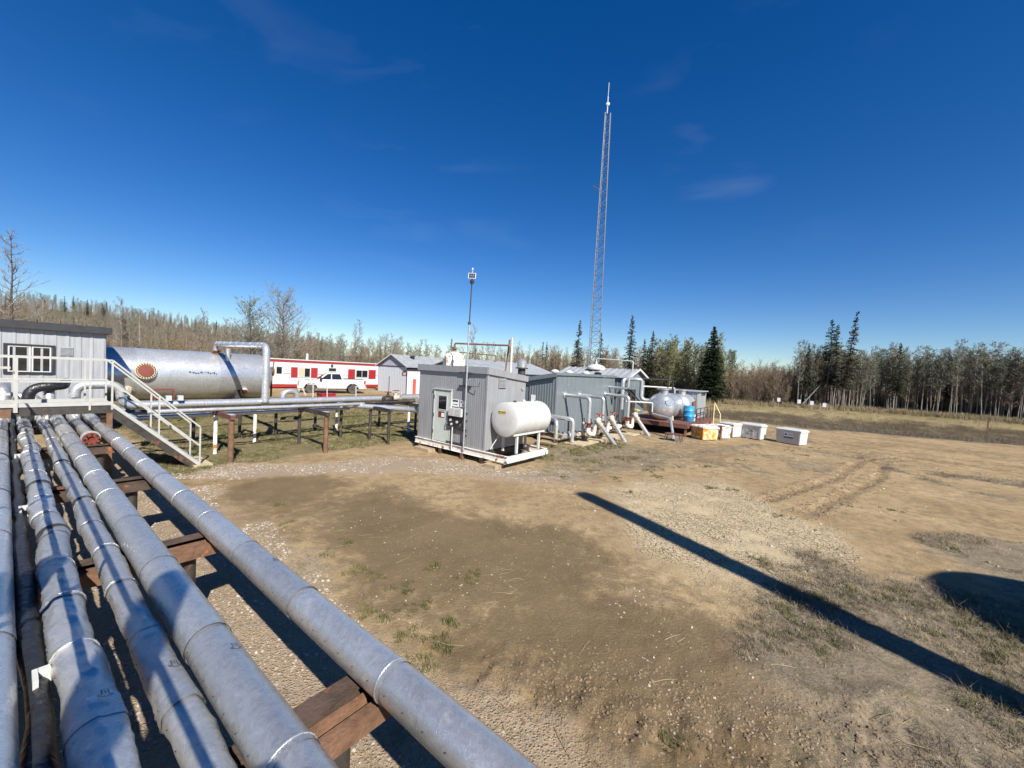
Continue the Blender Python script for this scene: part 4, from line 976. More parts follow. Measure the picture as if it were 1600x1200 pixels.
    b = MB(); b.box(p[0]-.35, p[0]+.35, p[1]-.5, p[1]+.5, .1, .72); b.build('box_body', RED, th); b = MB(); b.box(p[0]-.38, p[0]+.38, p[1]-.53, p[1]+.53, .72, .78); b.build('lid', RED, th)
    b = MB(); b.box(p[0]-.3, p[0]+.3, p[1]-.45, p[1]+.45, 0, .1); b.build('skid', DARKSTEEL, th)
make_pipework()

# ------------------------------------------------------------------ buildings
def siding(th, axis, c, out, a0, a1, z0, ztop, m, sheet=.9, pitch=.225, depth=.018, name='siding_panel', seed=1, skip=None):
    """ribbed sheets: axis 't' -> wall at s=c running a0..a1 in t; axis 's' -> wall at t=c. ztop: number or function"""
    zt = ztop if callable(ztop) else (lambda a: ztop)
    n = max(1, round((a1-a0)/sheet)); w = (a1-a0)/n; rr = random.Random(seed); objs = []
    for i in range(n):
        b = MB(); u0 = a0+i*w; prof = []; k = max(2, round(w/pitch)); p = w/k
        for j in range(k):
            x = u0+j*p; prof += [(x, 0), (x+p*.62, 0), (x+p*.70, depth), (x+p*.88, depth), (x+p*.96, 0)]
        prof.append((u0+w, 0)); off = rr.uniform(0, .007); bot = []; top = []
        for (x, d) in prof:
            d = c+out*(d+off+.002)
            q = (lambda z: (d, x, z)) if axis == 't' else (lambda z: (x, d, z)); bot.append(q(z0+rr.uniform(0, .004))); top.append(q(zt(x)))
        nv = len(prof); b.add(bot+top, [(j, j+1, nv+j+1, nv+j) if (out > 0) == (axis == 't') else (j+1, j, nv+j, nv+j+1) for j in range(nv-1)])
        objs.append(b.build(name, m, th))
    return objs
def shell_box(th, s0, s1, t0, t1, z0, ztop, m, name='core'):
    """solid inside of a shed, a little behind the siding; ztop(s, t)"""
    b = MB(); e = .01; q = [(s0+e, t0+e), (s1-e, t0+e), (s1-e, t1-e), (s0+e, t1-e)]
    b.hexa([(x, y, z0) for x, y in q], [(x, y, ztop(x, y)-.01) for x, y in q]); return b.build(name, m, th)
def rib_roof(th, P00, P10, P11, P01, m, pitch=.3, name='roof_sheet', h=.03):
    """roof plane; ribs run from the P00-P10 edge (eave) to the P01-P11 edge (ridge)"""
    P00, P10, P11, P01 = map(Vector, (P00, P10, P11, P01)); L_ = (P10-P00).length; n = max(1, round(L_/pitch/3))
    nrm = (P10-P00).cross(P01-P00).normalized(); nrm = nrm if nrm.z > 0 else -nrm
    for i in range(n):
        b = MB(); u0 = i/n; u1 = (i+1)/n
        def A(u): return P00.lerp(P10, u)
        def B(u): return P01.lerp(P11, u)
        b.hexa([A(u0)-nrm*.03, A(u1)-nrm*.03, B(u1)-nrm*.03, B(u0)-nrm*.03], [A(u0), A(u1), B(u1), B(u0)])
        for j in range(2):
            u = u0+(u1-u0)*(j+.5)/2; d = .04/L_*1.0
            b.hexa([A(u-d), A(u+d), B(u+d), B(u-d)], [A(u-d*.6)+nrm*h, A(u+d*.6)+nrm*h, B(u+d*.6)+nrm*h, B(u-d*.6)+nrm*h])
        b.build(name, m, th)
def make_left_building():
    th = thing('control_building', 'pale ribbed metal building with dark flat roof and sliding window at the left edge', 'building', -22.5, -3, 0)
    s = -20.6; t0, t1 = -9., 2.26; z0 = 1.0; zt = 3.66
    shell_box(th, -25, s, t0, t1, z0, lambda a, b: zt, SIDING3)
    siding(th, 't', s, 1, t0, t1, z0, zt, SIDING3, .9, .3, .012); siding(th, 's', t1, 1, -25, s, z0, zt, SIDING3, .9, .3, .012, seed=3)
    b = MB(); b.box(-25.2, s+.16, t0-.1, t1+.1, zt, zt+.07); r = b.build('roof', ROOFDARK, th)
    b = MB(); b.box(s+.162, s+.19, t0-.1, t1+.12, zt-.03, zt+.21); bpart(b, 'fascia', ROOFDARK, r, th)
    b = MB(); b.box(-25.2, s+.16, t1+.102, t1+.13, zt-.03, zt+.21); bpart(b, 'fascia', ROOFDARK, r, th)
    b = MB(); b.box(-25, s-.05, t0, t1-.1, .75, 1.0); b.build('skid_frame', DARKSTEEL, th)
    for t in (-8, -4, 0, 2.):
        b = MB(); b.box(s-.4, s-.2, t-.1, t+.1, -.05, .75); b.build('pile', DARKSTEEL, th)
    w = MB(); a0, a1, b0, b1 = -.04, 1.05, 2.14, 3.12; x = s+.03
    for q in ((a0, a0+.07, b0, b1), (a1-.07, a1, b0, b1), (a0+.07, a1-.07, b0, b0+.06), (a0+.07, a1-.07, b1-.06, b1)): w.box(x-.02, x+.03, *q)
    f = w.build('window', BLACKP, th)
    for (c0, c1) in ((a0+.09, .52), (.54, a1-.09)):
        q = MB(); q.box(x-.018, x-.01, c0, c1, b0+.08, b1-.08); bpart(q, 'pane', GLASS, f, th)
        q = MB()
        for e in ((c0, c0+.035, b0+.07, b1-.07), (c1-.035, c1, b0+.07, b1-.07), (c0+.035, c1-.035, b0+.07, b0+.1), (c0+.035, c1-.035, b1-.1, b1-.07)): q.box(x-.008, x+.012, *e)
        bpart(q, 'sash', WHITE, f, th)
    v = MB(); v.box(s+.02, s+.035, 1.14, 1.46, 2.78, 3.1)
    for k in range(7): v.bar((s+.045, 1.16, 2.82+k*.04), (s+.045, 1.44, 2.82+k*.04), .02, .012)
    v.build('wall_vent', SIDING3, th)
make_left_building()

FLANGE_Y = mat('stained_flange', (.50, .42, .26), .6, 0, .2, 9, rust=.3, rustcol=(.25, .09, .03))
def make_big_tank():
    S, Z, Rr = -23.3, 2.07, 1.13; t0, t1 = -.5, 8.15
    th = thing('process_tank', 'large silver clad horizontal tank on saddles with a red manway at its left', 'tank', S, 4, 0)
    n = 9
    for i in range(n):
        a = t0+(t1-t0)*i/n; c = t0+(t1-t0)*(i+1)/n; b = MB(); m = 6; N_ = 56; vs = []
        for j in range(m+1):
            t = a+(c+.03-a)*j/m
            for k in range(N_):
                an = 6.28318*k/N_; dr = .010*mn.noise(Vector((t*1.3, math.cos(an)*2.2, math.sin(an)*2.2)))+.006*mn.noise(Vector((t*4, math.cos(an)*7, math.sin(an)*7)))+.002*(i % 2)
                vs.append((S+(Rr+dr)*math.sin(an), t, Z+(Rr+dr)*math.cos(an)))
        b.add(vs, [(j*N_+k, (j+1)*N_+k, (j+1)*N_+(k+1) % N_, j*N_+(k+1) % N_) for j in range(m) for k in range(N_)]); b.build('cladding_sheet', ALU_TANK, th, smooth=True)
    for (o, d) in ((t1, 1), (t0, -1)):
        b = MB(); b.lathe((S, o, Z), (0, d, 0), [(0, Rr)]+[(.55*math.sin(x), Rr*math.cos(x)) for x in (.15, .35, .6, .85, 1.1, 1.3, 1.45, 1.54)], 56); b.build('dished_end', ALU_TANK, th, smooth=True)
    def nozzle(t, z, r, bolts, m1, m2, dx=.14):
        s = S+math.sqrt(max(.01, Rr**2-(z-Z)**2)); nd = Vector((s-S, 0, z-Z)).normalized(); o = Vector((s, t, z))-nd*.05
        b = MB(); b.lathe(o, nd, [(0, r*1.06), (dx-.03, r*1.06), (dx-.03, r*1.25), (dx+.02, r*1.25), (dx+.02, r*.2)], 32); p = b.build('nozzle', m1, th, smooth=True)
        b = MB(); b.lathe(o+nd*(dx+.02), nd, [(0, r*.9), (.03, r*.9), (.035, r*.1)], 28); bpart(b, 'cover_plate', m2, p, th)
        a1 = Vector((0, 1, 0)); a2 = nd.cross(a1)
        for k in range(bolts):
            a = 6.28318*k/bolts; b = MB(); b.lathe(o+nd*(dx+.02)+(a1*math.cos(a)+a2*math.sin(a))*r*1.06, nd, [(0, r*.075), (.05, r*.075)], 6); bpart(b, 'bolt', DARKSTEEL if r > .2 else RUST, p, th)
    nozzle(3.6, 2.26, .28, 22, FLANGE_Y, REDBROWN); nozzle(3.1, 1.5, .13, 8, FLANGE_Y, WHITE_RUST); nozzle(7.25, 1.42, .13, 8, WHITE_RUST, REDBROWN)
    for t in (1.5, 7.0):
        b = MB(); b.prism([(S-.95, t-.12, -.05), (S+.95, t-.12, -.05), (S+.95, t-.12, 1.45), (S+.6, t-.12, 1.12), (S, t-.12, .95), (S-.6, t-.12, 1.12), (S-.95, t-.12, 1.45)], (0, .24, 0)); b.build('saddle', DARKSTEEL, th)
    f = MB(); s = S+1.25
    for t in (3.88, 4.5): f.bar((s, t, .6), (s, t, 1.5), .06); 
    f.bar((s, 3.88, 1.5), (s, 4.5, 1.5), .06); f.bar((s, 3.88, .9), (s-.3, 3.7, .5), .05); f.build('brace_frame', REDBROWN, th)
    # end valve cluster on the right head
    b = MB(); b.lathe((S, t1+.5, 2.35), (0, 1, 0), [(0, .16), (.18, .16), (.18, .24), (.24, .24), (.24, .05)], 16); b.tube([(S, t1+.68, 2.6), (S, t1+.68, 1.0)], .05, 8); b.tube([(S+.1, t1+.7, 2.5), (S+.1, t1+.74, 2.95)], .03, 6); b.build('level_bridle', RUST, th, smooth=True)
    # stencilled lettering, weathered beyond reading
    r = random.Random(2); b = MB(); t = 5.05
    for k in range(12):
        w = r.uniform(.05, .10); an = math.acos((2.24-Z)/Rr)
        for j in range(2):
            z = 2.20+r.uniform(-.02, .05); aa = math.acos((z-Z)/Rr); s_ = S+(Rr+.016)*math.sin(aa); b.box(s_, s_+.002, t+r.uniform(0, .03), t+w*r.uniform(.5, 1), z, z+r.uniform(.02, .06))
        t += w+.015
    b.build('lettering', INK, th)
    # riser from the tank top to the rack
    bends('riser_pipe', 'tall silver pipe arching from the tank top down to the far rack', [(S+.3, 6.25, Z+Rr-.1), (S+.3, 6.25, 3.62), (-15.6, 5.72, 3.5), (-15.6, 5.72, 1.5)], .115, ALU_TANK)
    bends('riser_pipe', 'short silver stand pipe under the arching pipe on the tank', [(S+.75, 6.6, Z+Rr-.4), (S+.75, 6.6, 3.42)], .10, ALU_TANK, bands=False)
    b = MB(); b.lathe((S+.3, 6.25, Z+Rr-.06), (0, 0, 1), [(0, .2), (.05, .2), (.05, .13), (.11, .13), (.11, .2), (.16, .2)], 16); b.build('flange', RUST, th, smooth=True)
    # junction box with two lamps on the rack below
    th = thing('junction_box', 'small grey box with two white fittings on the rack below the tank', 'junction box', -15.6, 3.0, 1.6)
    for d in (0, .28):
        b = MB(); b.box(-15.68, -15.52, 3.0+d, 3.13+d, 1.63, 1.78); b.build('box', BOXGREY, th)
    b = MB(); b.tube([(-15.6, 2.95, 1.72), (-15.6, 3.5, 1.72)], .018, 8); b.build('conduit', DARKSTEEL, th)
make_big_tank()

def make_shed():
    s0, s1, t0, t1 = -11.95, -8.55, 9.65, 11.75; z0 = .42
    def zt(s, t): return 3.10-(t-t0)/(t1-t0)*.24
    th = thing('meter_shed', 'grey ribbed metal shed with pale door on a skid in the centre', 'shed', -10.2, 10.7, 0)
    shell_box(th, s0, s1, t0, t1, z0, zt, SIDING)
    siding(th, 's', t0, -1, s0, s1, z0, 2.95, SIDING, .57, .10, .005); siding(th, 't', s1, 1, t0, t1, z0, lambda t: zt(0, t)-.13, SIDING, .53, .10, .005, seed=5)
    siding(th, 't', s0, -1, t0, t1, z0, lambda t: zt(0, t)-.13, SIDING, .7, .14, .014, seed=6)
    b = MB(); q = [(s0-.06, t0-.07), (s1+.06, t0-.07), (s1+.06, t1+.06), (s0-.06, t1+.06)]
    b.hexa([(x, y, zt(x, y)-.02) for x, y in q], [(x, y, zt(x, y)+.04) for x, y in q]); r = b.build('roof', SIDING, th)
    b = MB(); b.box(s0-.06, s1+.06, t0-.085, t0-.045, 2.93, zt(0, t0-.07)+.043); bpart(b, 'fascia', SIDING, r, th)
    b = MB(); x = s1+.045; b.hexa([(x, t0-.04, 2.93), (x+.03, t0-.04, 2.93), (x+.03, t1+.06, 2.70), (x, t1+.06, 2.70)], [(x, t0-.04, zt(0, t0)+.043), (x+.03, t0-.04, zt(0, t0)+.043), (x+.03, t1+.06, zt(0, t1)+.043), (x, t1+.06, zt(0, t1)+.043)]); bpart(b, 'fascia', SIDING, r, th)
    for (s, t) in ((s1, t0),):
        b = MB(); b.box(s-.05, s+.026, t-.026, t-.02, z0, 2.93); b.box(s+.02, s+.026, t-.02, t+.05, z0, 2.93); b.build('corner_trim', SIDING, th)
    # door
    y = t0-.045; d = MB(); d.box(-11.0, -10.2, y, y+.03, .44, 2.22); dr = d.build('door', DOORG, th)
    f = MB(); f.box(-11.06, -11.003, y-.01, y+.03, .42, 2.28); f.box(-10.197, -10.14, y-.01, y+.03, .42, 2.28); f.box(-11.003, -10.197, y-.01, y+.03, 2.223, 2.28); f.box(-11.08, -10.12, y-.04, y+.03, 2.283, 2.31); bpart(f, 'door_frame', DOORG, dr, th)
    g = MB(); g.box(-10.80, -10.38, y-.006, y-.001, 1.58, 2.06); bpart(g, 'door_window', GLASS, dr, th)
    g = MB()
    for e in ((-10.83, -10.80, 1.55, 2.09), (-10.38, -10.35, 1.55, 2.09), (-10.80, -10.38, 1.55, 1.58), (-10.80, -10.38, 2.06, 2.09)): g.box(e[0], e[1], y-.012, y-.001, e[2], e[3])
    bpart(g, 'window_bead', DOORG, dr, th)
    g = MB(); g.box(-10.79, -10.47, y-.005, y-.001, 1.28, 1.50); sg = bpart(g, 'door_sign', REDBROWN, dr, th)
    g = MB(); g.box(-10.62, -10.48, y-.008, y-.0055, 1.31, 1.45); bpart(g, 'sign_panel', PAPER, dr, th)
    g = MB(); g.tube([(-10.30, y-.01, 1.2), (-10.30, y-.06, 1.16), (-10.30, y-.06, .98), (-10.30, y-.01, .94)], .012, 8); bpart(g, 'door_handle', BLACKP, dr, th)
    for z in (.75, 1.35, 2.0):
        g = MB(); g.tube([(-11.02, y-.015, z-.06), (-11.02, y-.015, z+.06)], .014, 8); bpart(g, 'hinge', DARKSTEEL, dr, th)
    # wall fittings
    y = t0-.03
    for i, (a, c, z_0, z_1) in enumerate(((-10.13, -9.80, 1.74, 1.99), (-9.72, -9.50, 1.76, 1.98))):
        g = MB(); g.box(a, c, y, y+.008, z_0, z_1); sg = g.build('wall_sign', PAPER, th)
        g = MB(); h = (z_1-z_0)
        if i == 0: g.box(a+.03, c-.03, y-.003, y-.0005, z_1-h*.36, z_1-h*.1)
        else: g.box(a+.03, a+.08, y-.003, y-.0005, z_1-h*.45, z_1-h*.1)
        for k in range(5): g.box(a+.04+k*(c-a-.08)/5, a+.03+(k+.8)*(c-a-.06)/5, y-.003, y-.0005, z_0+h*.22, z_0+h*.34)
        bpart(g, 'sign_print', INK, sg, th)
    for a in (-10.16, -9.84):
        g = MB(); g.box(a, a+.29, y-.12, y+.01, 1.42, 1.69); bx = g.build('meter_box', WHITE, th)
        g = MB(); g.box(a+.05, a+.24, y-.124, y-.121, 1.46, 1.64); bpart(g, 'meter_face', BOXGREY, bx, th)
    g = MB(); g.prism([(-10.28, y-.05, 1.4), (-9.55, y-.05, 1.38), (-9.75, y-.05, 1.05), (-10.2, y-.05, 1.03)], (0, .05, 0)); pn = g.build('gauge_board', BLACKP, th)
    for a, z in ((-10.1, 1.26), (-9.78, 1.22), (-10.05, 1.12)):
        g = MB(); g.lathe((a, y-.05, z), (0, -1, 0), [(0, .045), (.03, .045), (.03, .005)], 14); bpart(g, 'gauge', WHITE, pn, th)
    for z in (.93, .99+.06, .46):
        g = MB(); g.box(-10.3, -9.42, y-.05, y-.0, z, z+.045); g.build('strut_channel', DARKSTEEL, th)
    g = MB(); g.tube([(-9.98, y-.07, 1.03), (-9.98, y-.07, .22)], .022, 10); g.build('conduit', WHITE, th, smooth=True)
    g = MB(); g.tube([(-10.0, y-.06, 1.6), (-10.0, y-.06, 1.3)], .015, 8); g.build('cable', BLACKP, th)
    g = MB(); g.tube([(-9.55, y-.05, .2), (-9.5, y-.1, .05), (-9.3, y-.14, .03)], .008, 6); g.build('ground_cable', BLACKP, th)
    for z in (2.9, 2.45):
        g = MB(); g.box(-9.78, -9.22, y-.06, y, z, z+.05); g.build('strut_channel', DARKSTEEL, th)
    g = MB(); g.tube([(-9.3, y-.05, 2.47), (-8.8, y-.12, 2.5), (-8.76, y-.12, 2.66)], .009, 6); g.build('antenna_arm', DARKSTEEL, th)
    for z in (1.55, 1.3, .98, .8):
        g = MB(); g.box(-9.44, -9.35, y-.04, y, z-.02, z+.03); g.build('clamp', DARKSTEEL, th)
    g = MB(); g.box(s1+.02, s1+.045, 10.2, 10.56, 2.47, 2.80); vn = g.build('wall_vent', SIDING, th)
    for k in range(7):
        g = MB(); g.bar((s1+.055, 10.22, 2.50+k*.043), (s1+.055, 10.54, 2.50+k*.043), .03, .012, (1, 0, .6)); bpart(g, 'louvre', SIDING, vn, th)
    g = MB(); g.lathe((s1+.02, 11.55, 2.45), (1, 0, 0), [(0, .07), (.03, .07), (.03, .005)], 14); g.build('wall_cap', SIDING3, th)
    g = MB(); g.lathe((s0-.02, 9.95, 1.32), (-1, 0, 0), [(0, .17), (.05, .17), (.06, .11)], 18); g.build('pipe_collar', ALU_TANK, th, smooth=True)
    # skid
    sk = thing('steel_skid', 'long pale painted steel skid under the shed and the white tank', 'skid', -9.7, 10.7, 0)
    a0, a1, c0, c1 = -12.0, -7.5, 9.6, 11.78
    for t in (c0, c1):
        b = MB(); b.box(a0, a1, t-.04, t+.04, .4, .415); b.box(a0, a1, t-.04, t+.04, .2, .215); b.box(a0, a1, t-.006, t+.006, .215, .4); b.build('skid_beam', WHITE_RUST, sk)
    for s in (a0+.1, -10.3, -8.55):
        b = MB(); b.box(s-.04, s+.04, c0+.045, c1-.045, .22, .395); b.build('skid_crossmember', DARKSTEEL, sk)
    b = MB(); b.box(a1-.06, a1, c0+.045, c1-.045, .2, .41); b.build('skid_crossmember', WHITE, sk)
    for t in (c0, c1):
        b = MB(); b.tube([(a1, t-.05, .3), (a1+.05, t-.05, .3)], .075, 14); b.build('skid_end_pipe', WHITE_RUST, sk, smooth=True)
    for i, s in enumerate((-11.7, -10.6, -9.5, -8.6)):
        b = MB(); b.box(s-.05, s+.05, c0-.05, c0+.05, -.02, .2); b.build('jack_foot', DARKSTEEL if i % 2 else RUST, sk)
    for i, (s, w, lb) in enumerate(((-11.3, .8, 'timber blocking under the left end of the shed skid'), (-8.0, .5, 'timber blocking under the white tank end of the skid'))):
        tb = thing('timber_blocking', lb, 'timber', s, 9.9, 0)
        for k in range(2): b = MB(); b.box(s-w/2, s+w/2, 9.3+.22*k, 9.5+.22*k, -.02, .12); b.build('timber', WOOD, tb)
    for k in range(2): b = MB(); b.box(-8.3, -7.7, 11.4+.2*k, 11.58+.2*k, -.02, .2); b.build('timber', WOOD, tb)
    # roof drum and vent pipes
    dr = thing('vent_drum', 'rust streaked cream drum with a capped stack on the shed roof', 'drum', -11.05, 10.5, 3.03)
    b = MB(); b.lathe((-11.05, 10.5, 3.02), (0, 0, 1), [(0, .42), (.36, .42), (.48, .38), (.58, .28), (.64, .14), (.66, .09)], 28); b.build('drum_shell', WHITE_RUST, dr, smooth=True)
    b = MB(); b.tube([(-11.05, 10.5, 3.66), (-11.05, 10.5, 3.86)], .06, 10); b.lathe((-11.05, 10.5, 3.78), (0, 0, 1), [(0, .1), (.03, .1)], 12); b.build('stack', RUST, dr, smooth=True)
    b = MB(); b.tube([(-11.05, 10.05, 3.5), (-11.03, 10.06, 3.1)], .02, 6); b.build('tie_strap', DARKSTEEL, dr)
    vp = thing('vent_line', 'rusty horizontal vent pipe carried over the shed roof on a white post', 'pipe', -8.9, 11.3, 2.9)
    b = MB(); b.path([(-11.05, 10.5, 3.86), (-11.05, 10.5, 4.0), (-8.95, 11.2, 3.98), (-8.95, 11.2, 3.7)], .035, 8); b.build('vent_pipe', RUST, vp, smooth=True)
    b = MB(); b.tube([(-8.95, 11.33, 2.9), (-8.95, 11.33, 4.28)], .045, 10); b.build('post', WHITE, vp, smooth=True)
    b = MB(); b.tube([(-9.1, 11.2, 2.92), (-9.02, 11.28, 4.2)], .03, 8); b.build('brace', RUST, vp)
    # mast with solar panel
    m = thing('solar_mast', 'thin steel mast with a small square solar panel on top', 'mast', -9.4, 9.55, .3)
    b = MB(); b.tube([(-9.4, 9.55, .3), (-9.4, 9.55, 4.6)], .03, 10); b.build('lower_pole', GALV, m, smooth=True)
    b = MB(); b.tube([(-9.4, 9.55, 4.6), (-9.37, 9.55, 6.25)], .02, 8); b.build('upper_pole', DARKSTEEL, m, smooth=True)
    b = MB(); b.lathe((-9.4, 9.55, 4.55), (0, 0, 1), [(0, .05), (.08, .05)], 10); b.build('coupling', DARKSTEEL, m)
    nd = Vector((.55, -.72, .35)).normalized(); a = Vector((0, 0, 1)).cross(nd).normalized(); u = nd.cross(a); o = Vector((-9.37, 9.55, 6.12))+nd*.06
    b = MB(); q = [o+a*x+u*y for x, y in ((-.125, -.105), (.125, -.105), (.125, .105), (-.125, .105))]; b.hexa([p-nd*.02 for p in q], [p+nd*.01 for p in q]); p_ = b.build('panel_frame', WHITE, m)
    b = MB()
    for i in range(3):
        for j in range(2):
            c = o+nd*.012+a*(-.072+.072*i)+u*(-.046+.092*j); q = [c+a*x+u*y for x, y in ((-.034, -.043), (.034, -.043), (.034, .043), (-.034, .043))]; b.add(q, [(0, 1, 2, 3)])
    bpart(b, 'solar_cells', BOXBLUE, p_, m)
    b = MB(); b.tube([(-9.37, 9.55, 6.25), (-9.37, 9.55, 6.36)], .012, 6); b.lathe((-9.37, 9.55, 6.34), (0, 0, 1), [(0, .03), (.05, .035), (.08, .01)], 10); b.build('beacon', WHITE, m, smooth=True)
    b = MB(); b.box(-9.42, -9.32, 9.5, 9.6, 5.9, 6.0); b.build('mount', DARKSTEEL, m)
    # white methanol tank
    S, Z, Rr = -7.93, 1.5, .555; T0, T1 = 9.85, 11.75
    mt = thing('methanol_tank', 'white horizontal tank with yellow label on a stand beside the shed', 'tank', S, 10.8, .41)
    b = MB(); b.lathe((S, T0, Z), (0, 1, 0), [(-.05, .05), (-.045, .3), (-.03, .47), (0, Rr-.005), (.02, Rr)]+[(x, Rr) for x in (.4, .8, 1.2, 1.6)]+[(T1-T0-.02, Rr), (T1-T0, Rr-.005), (T1-T0+.03, .45), (T1-T0+.05, .05)], 48); b.build('tank_shell', WHITE, mt, smooth=True)
    for t in (T0+.36, T0+.82, T0+1.28, T1-.12, T0+.03):
        b = MB(); b.lathe((S, t, Z), (0, 1, 0), [(0, Rr-.002), (.004, Rr+.007), (.016, Rr+.007), (.02, Rr-.002)], 48); b.build('weld_seam', WHITE, mt, smooth=True)
    b = MB(); b.box(S-.19, S+.09, T0-.058, T0-.047, Z+.20, Z+.29); lb = b.build('yellow_label', YELLOW, mt)
    text_part('METHANOL', 'label_text', .062, INK, mt, Matrix.Translation(Vector((S-.05, T0-.062, Z+.245))-Vector(mt['_o'])) @ Matrix.Rotation(R_(90), 4, 'X'))
    for k, (ds, t) in enumerate(((-.28, T0+.35), (.28, T0+.35), (-.28, T1-.3), (.28, T1-.3))):
        b = MB(); b.box(S+ds-.035, S+ds+.035, t-.035, t+.035, .415, Z-.42); b.build('leg', WHITE, mt)
    for ds in (-.31, .31):
        b = MB(); b.box(S+ds-.04, S+ds+.04, T0+.1, T1-.05, Z-.5, Z-.435); b.build('cradle_rail', WHITE, mt)
    for t, h in ((T0+.5, .05), (T0+1.0, .07), (T0+1.5, .05)):
        b = MB(); b.lathe((S, t, Z+Rr-.02), (0, 0, 1), [(0, .06), (h, .06), (h+.02, .03)], 12); b.build('fill_cap', WHITE if t > T0+.6 else DARKSTEEL, mt, smooth=True)
    b = MB(); b.tube([(S-.3, T0+.25, Z-.45), (S-.45, T0-.1, .5)], .015, 8); b.build('drain_line', WHITE, mt)
make_shed()

def make_compressor_buildings():
    # large steel building behind the shed
    s0, s1, t0, t1 = -13.4, -9.4, 15.3, 21.6; z0 = .32
    def zt(s, t): return 3.04-(s1-s)/(s1-s0)*.75
    th = thing('process_building', 'long blue grey steel building with three pipes leaving its side', 'building', -11.4, 18.4, 0)
    shell_box(th, s0, s1, t0, t1, z0, zt, SIDING2)
    siding(th, 't', s1, 1, t0, t1, z0, 3.0, SIDING2, .9, .22, .005); siding(th, 's', t0, -1, s0, s1, z0, lambda s: zt(s, 0)-.1, SIDING2, .9, .15, .012, seed=9)
    b = MB(); q = [(s0-.1, t0-.12), (s1+.06, t0-.12), (s1+.06, t1+.1), (s0-.1, t1+.1)]; b.hexa([(x, y, zt(x, y)-.02) for x, y in q], [(x, y, zt(x, y)+.05) for x, y in q]); r = b.build('roof', SIDING2, th)
    b = MB(); b.hexa([(s0-.1, t0-.15, zt(s0, 0)-.13), (s1+.06, t0-.15, zt(s1, 0)-.13), (s1+.06, t0-.121, zt(s1, 0)-.13), (s0-.1, t0-.121, zt(s0, 0)-.13)], [(s0-.1, t0-.15, zt(s0, 0)+.06), (s1+.06, t0-.15, zt(s1, 0)+.06), (s1+.06, t0-.121, zt(s1, 0)+.06), (s0-.1, t0-.121, zt(s0, 0)+.06)]); bpart(b, 'fascia', SIDING2, r, th)
    b = MB(); b.box(s1+.0615, s1+.075, t0-.12, t1+.1, 2.98, 3.09); bpart(b, 'fascia', SIDING2, r, th)
    b = MB(); b.box(s0, s1-.02, t0+.02, t1-.02, .05, .31); b.build('skid_base', DARKSTEEL, th)
    y = t0-.045; b = MB(); b.box(-11.75, -10.9, y, y+.02, .4, 2.35); d = b.build('door', SIDING2, th)
    b = MB(); b.box(-11.6, -11.15, y-.006, y-.001, 1.4, 2.0); bpart(b, 'door_window', GLASS, d, th)
    b = MB(); b.box(-11.8, -11.755, y-.01, y+.02, .38, 2.4); b.box(-10.895, -10.85, y-.01, y+.02, .38, 2.4); b.box(-11.755, -10.895, y-.01, y+.02, 2.355, 2.4); bpart(b, 'door_frame', DARKSTEEL, d, th)
    b = MB(); b.box(-10.75, -10.5, y, y+.01, 1.75, 2.0); b.build('wall_sign', PAPER, th)
    for s, t in ((-9.9, 15.9), (-9.9, 17.2), (-9.9, 19.0)):
        b = MB(); z = zt(s, t); b.lathe((s, t, z), (0, 0, 1), [(0, .1), (.15, .1), (.15, .2), (.2, .21), (.28, .12), (.3, .02)], 16); b.build('roof_vent', WHITE, th, smooth=True)
    b = MB(); z = zt(-9.8, 20.); b.lathe((-9.8, 20.2, z), (0, 0, 1), [(0, .16), (.12, .16), (.2, .22), (.28, .1)], 16); b.build('roof_vent', BLACKP, th, smooth=True)
    st = thing('exhaust_stack', 'stubby silver exhaust cap on a dark base over the blue grey building', 'exhaust', -12.6, 16.9, 2.4)
    b = MB(); b.lathe((-12.6, 16.9, 2.4), (0, 0, 1), [(0, .2), (.8, .2), (.8, .34), (.86, .34)], 16); b.build('base', DARKSTEEL, st, smooth=True)
    b = MB(); b.lathe((-12.6, 16.9, 3.27), (0, 0, 1), [(0, .26), (.3, .27), (.42, .16), (.45, .05)], 16); b.build('cap', ALU_TANK, st, smooth=True)
    # ribbed roof behind
    g = thing('compressor_building', 'building with a ribbed metal roof behind the blue grey building', 'building', -17, 20, 0)
    a0, a1, c0, c1 = -19.0, -14.6, 15.8, 23.5; ze, zr = 2.95, 3.62; am = (a0+a1)/2
    b = MB(); b.prism([(a0, c0, .2), (a1, c0, .2), (a1, c0, ze-.04), (am, c0, zr-.05), (a0, c0, ze-.04)], (0, c1-c0, 0)); b.build('core', SIDING2, g)
    siding(g, 't', a1, 1, c0, c1, .2, ze-.05, SIDING2, .9, .3, .015); siding(g, 's', c0, -1, a0, a1, .2, lambda s: ze-.05+(1-abs(s-am)/(a1-am))*(zr-ze), SIDING2, .9, .2, .02)
    rib_roof(g, (a1+.15, c0-.15, ze-.04), (a1+.15, c1+.15, ze-.04), (am, c1+.15, zr), (am, c0-.15, zr), ROOFMETAL, .35); rib_roof(g, (a0-.15, c0-.15, ze-.04), (a0-.15, c1+.15, ze-.04), (am, c1+.15, zr), (am, c0-.15, zr), ROOFMETAL, .35)
    b = MB(); b.path([(am+.3, c0+.3, zr-.05), (am+.3, c0+.3, zr+.35), (am+.3, c0+3.5, zr+.35), (am+.3, c0+3.5, zr)], .03, 8); b.build('roof_pipe', RUST, g)
    # gabled building with dome
    c = thing('gabled_building', 'silver gabled building with ribbed roof and white dome vent behind the vessel', 'building', -11.5, 24.5, 0)
    a0, a1, c0, c1 = -14.2, -9.2, 22.9, 25.9; ze, zr = 3.05, 3.55; cm = (c0+c1)/2
